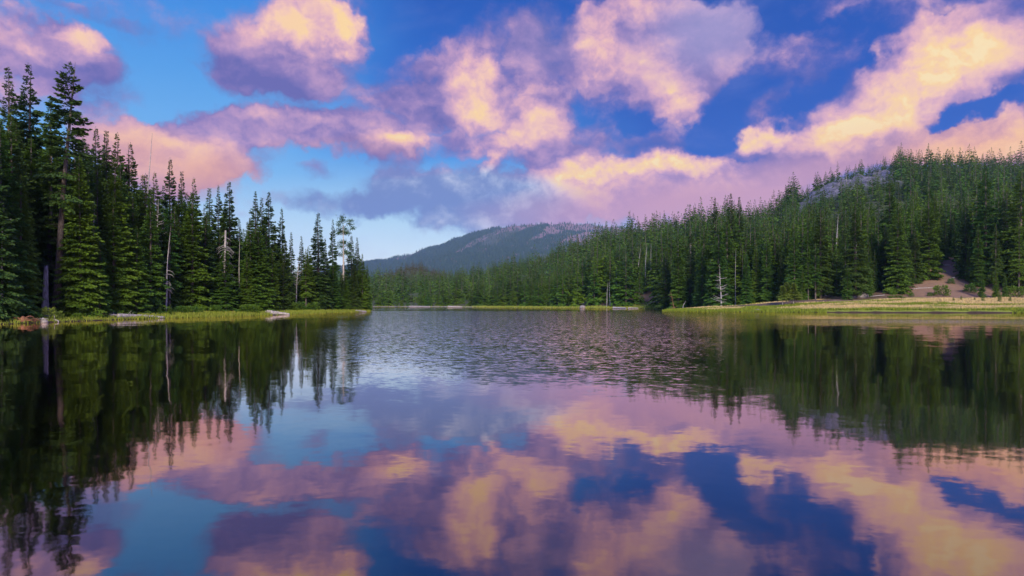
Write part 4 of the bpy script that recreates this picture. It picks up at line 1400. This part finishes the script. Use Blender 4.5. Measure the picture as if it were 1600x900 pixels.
bush(250, 93, 17, 'dark leafy sapling on the grass, left of two', 'fir', 'young', 'sapling', 1.3, 'sapling')
bush(266, 94, 20, 'dark leafy sapling on the grass, right of two', 'fir', 'young', 'sapling', 1.3, 'sapling')
for i in range(26):
    px = rnd.uniform(280, 572)
    D = sd_left(px) + rnd.uniform(1.5, 4.5)
    bush(px, D, rnd.uniform(7, 15), 'low bush at the foot of the left bank firs', 'fir', wide=1.4)
    o = [q for q in bpy.data.objects if q.name.startswith('bush') and q.parent is None][-1]
for q in bpy.data.objects:
    if q.get('label') == 'low bush at the foot of the left bank firs':
        q['group'] = 'low bushes along the left bank'

# ------------------------------------------------------------------ grass
def mat_grass():
    m, N, out = new_mat('meadow_grass')
    t = N.n('ShaderNodeAttribute', attribute_name='tint').outputs['Fac']
    pos = N.n('ShaderNodeNewGeometry').outputs['Position']
    nf = N.noise(pos, .8, 4, .6)[0]
    g = N.mix(nf, (.10, .17, .015), (.26, .30, .03))
    s = N.mix(nf, (.40, .30, .13), (.72, .56, .28))
    col = N.mix(N.mr(t, 0.0, 1.0), g, s)
    p = principled(N, col, .8)
    tl = N.n('ShaderNodeBsdfTranslucent')
    N.put(tl.inputs[0], col)
    mx = N.n('ShaderNodeMixShader')
    mx.inputs[0].default_value = .3
    N.t.links.new(p, mx.inputs[1])
    N.t.links.new(tl.outputs[0], mx.inputs[2])
    N.t.links.new(mx.outputs[0], out.inputs[0])
    return m
def build_grass():
    r = np.random.default_rng(3)
    sets = []
    def area(n, p0, p1, d0, d1, smin, smax, h, w, kind):
        px = r.uniform(p0, p1, n)
        y = r.uniform(d0, d1, n)
        x = (px - 800) / F * y
        s = shore_dist(x, y)
        k = (s > smin) & (s < smax)
        sets.append((x[k], y[k], s[k], px[k], h, w, kind))
    area(150000, 215, 580, 80, 172, -.5, 8, .42, .13, 'l')
    area(9000, -20, 215, 62, 92, -.2, 2.5, .30, .10, 'l')
    area(230000, 1030, 1640, 134, 215, -.5, 42, .42, .16, 'r')
    area(120000, 575, 1060, 225, 420, -.6, 9, .55, .30, 'f')
    Vs, As = [], []
    for x, y, s, px, h, w, kind in sets:
        n = len(x)
        z = terrain(x, y, s)
        hh = h * r.uniform(.5, 1.3, n)
        st = np.zeros(n)
        if kind == 'r':
            st = sstep(.44, .53, fbm(x / 16, y / 5.0, 61, 3)) * sstep(3, 8, s) * sstep(1040, 1090, px)
            st = np.maximum(st, sstep(.56, .62, fbm(x / 9, y / 4.0, 63, 3)) * .8 * sstep(2, 4, s))
            lim = np.interp(x, [55, 105], [9, 36]) + 6 * (fbm(x / 8, y / 8, 62, 2) - .5)
            und = (px > 1292) & (px < 1582) & (s < 1.1)
            k = (s < lim) & ~und
        elif kind == 'f':
            k = (px > 735 + 20 * r.random(n)) | (r.random(n) < .12)
            st = .35 * r.random(n)
        else:
            k = np.ones(n, bool)
            st = .25 * r.random(n)
        x, y, z, hh, st = x[k], y[k], z[k], hh[k], st[k]
        n = len(x)
        th = r.uniform(0, 3.14, n)
        ww = w * r.uniform(.6, 1.3, n)
        dx, dy = np.cos(th) * ww * .5, np.sin(th) * ww * .5
        lx, ly = r.normal(0, .12, n), r.normal(0, .12, n)
        z = np.maximum(z, -.02) - .03
        v = np.stack([np.stack([x - dx, y - dy, z], 1), np.stack([x + dx, y + dy, z], 1),
                      np.stack([x + dx * .35 + lx, y + dy * .35 + ly, z + hh], 1), np.stack([x - dx * .35 + lx, y - dy * .35 + ly, z + hh * .93], 1)], 1).reshape(-1, 3)
        Vs.append(v)
        As.append(np.repeat(st, 4))
    V = np.concatenate(Vs)
    print('grass quads', len(V) // 4)
    me = quad_mesh('grass', V, np.arange(len(V)).reshape(-1, 4), False, None, np.concatenate(As))
    o = link('grass', me, mat_grass())
    o['kind'] = 'stuff'
    o['label'] = 'bright green and straw coloured grass along the banks'
build_grass()

# ------------------------------------------------------------------ evening air
def build_haze():
    x0, x1, y0, y1, z0, z1 = -9500, 9500, -400, 8300, -60, 800
    V = [(x0, y0, z0), (x1, y0, z0), (x1, y1, z0), (x0, y1, z0), (x0, y0, z1), (x1, y0, z1), (x1, y1, z1), (x0, y1, z1)]
    me = quad_mesh('haze', V, [(3, 2, 1, 0), (4, 5, 6, 7), (0, 1, 5, 4), (1, 2, 6, 5), (2, 3, 7, 6), (3, 0, 4, 7)])
    m, N, out = new_mat('haze')
    v = N.n('ShaderNodeVolumePrincipled')
    v.inputs['Color'].default_value = (0.36, 0.60, 1.0, 1)
    v.inputs['Density'].default_value = 0.000045
    v.inputs['Anisotropy'].default_value = 0.0
    N.t.links.new(v.outputs[0], out.inputs['Volume'])
    o = link('haze', me, m)
    o['kind'] = 'stuff'
    o['label'] = 'thin blue evening haze'
build_haze()
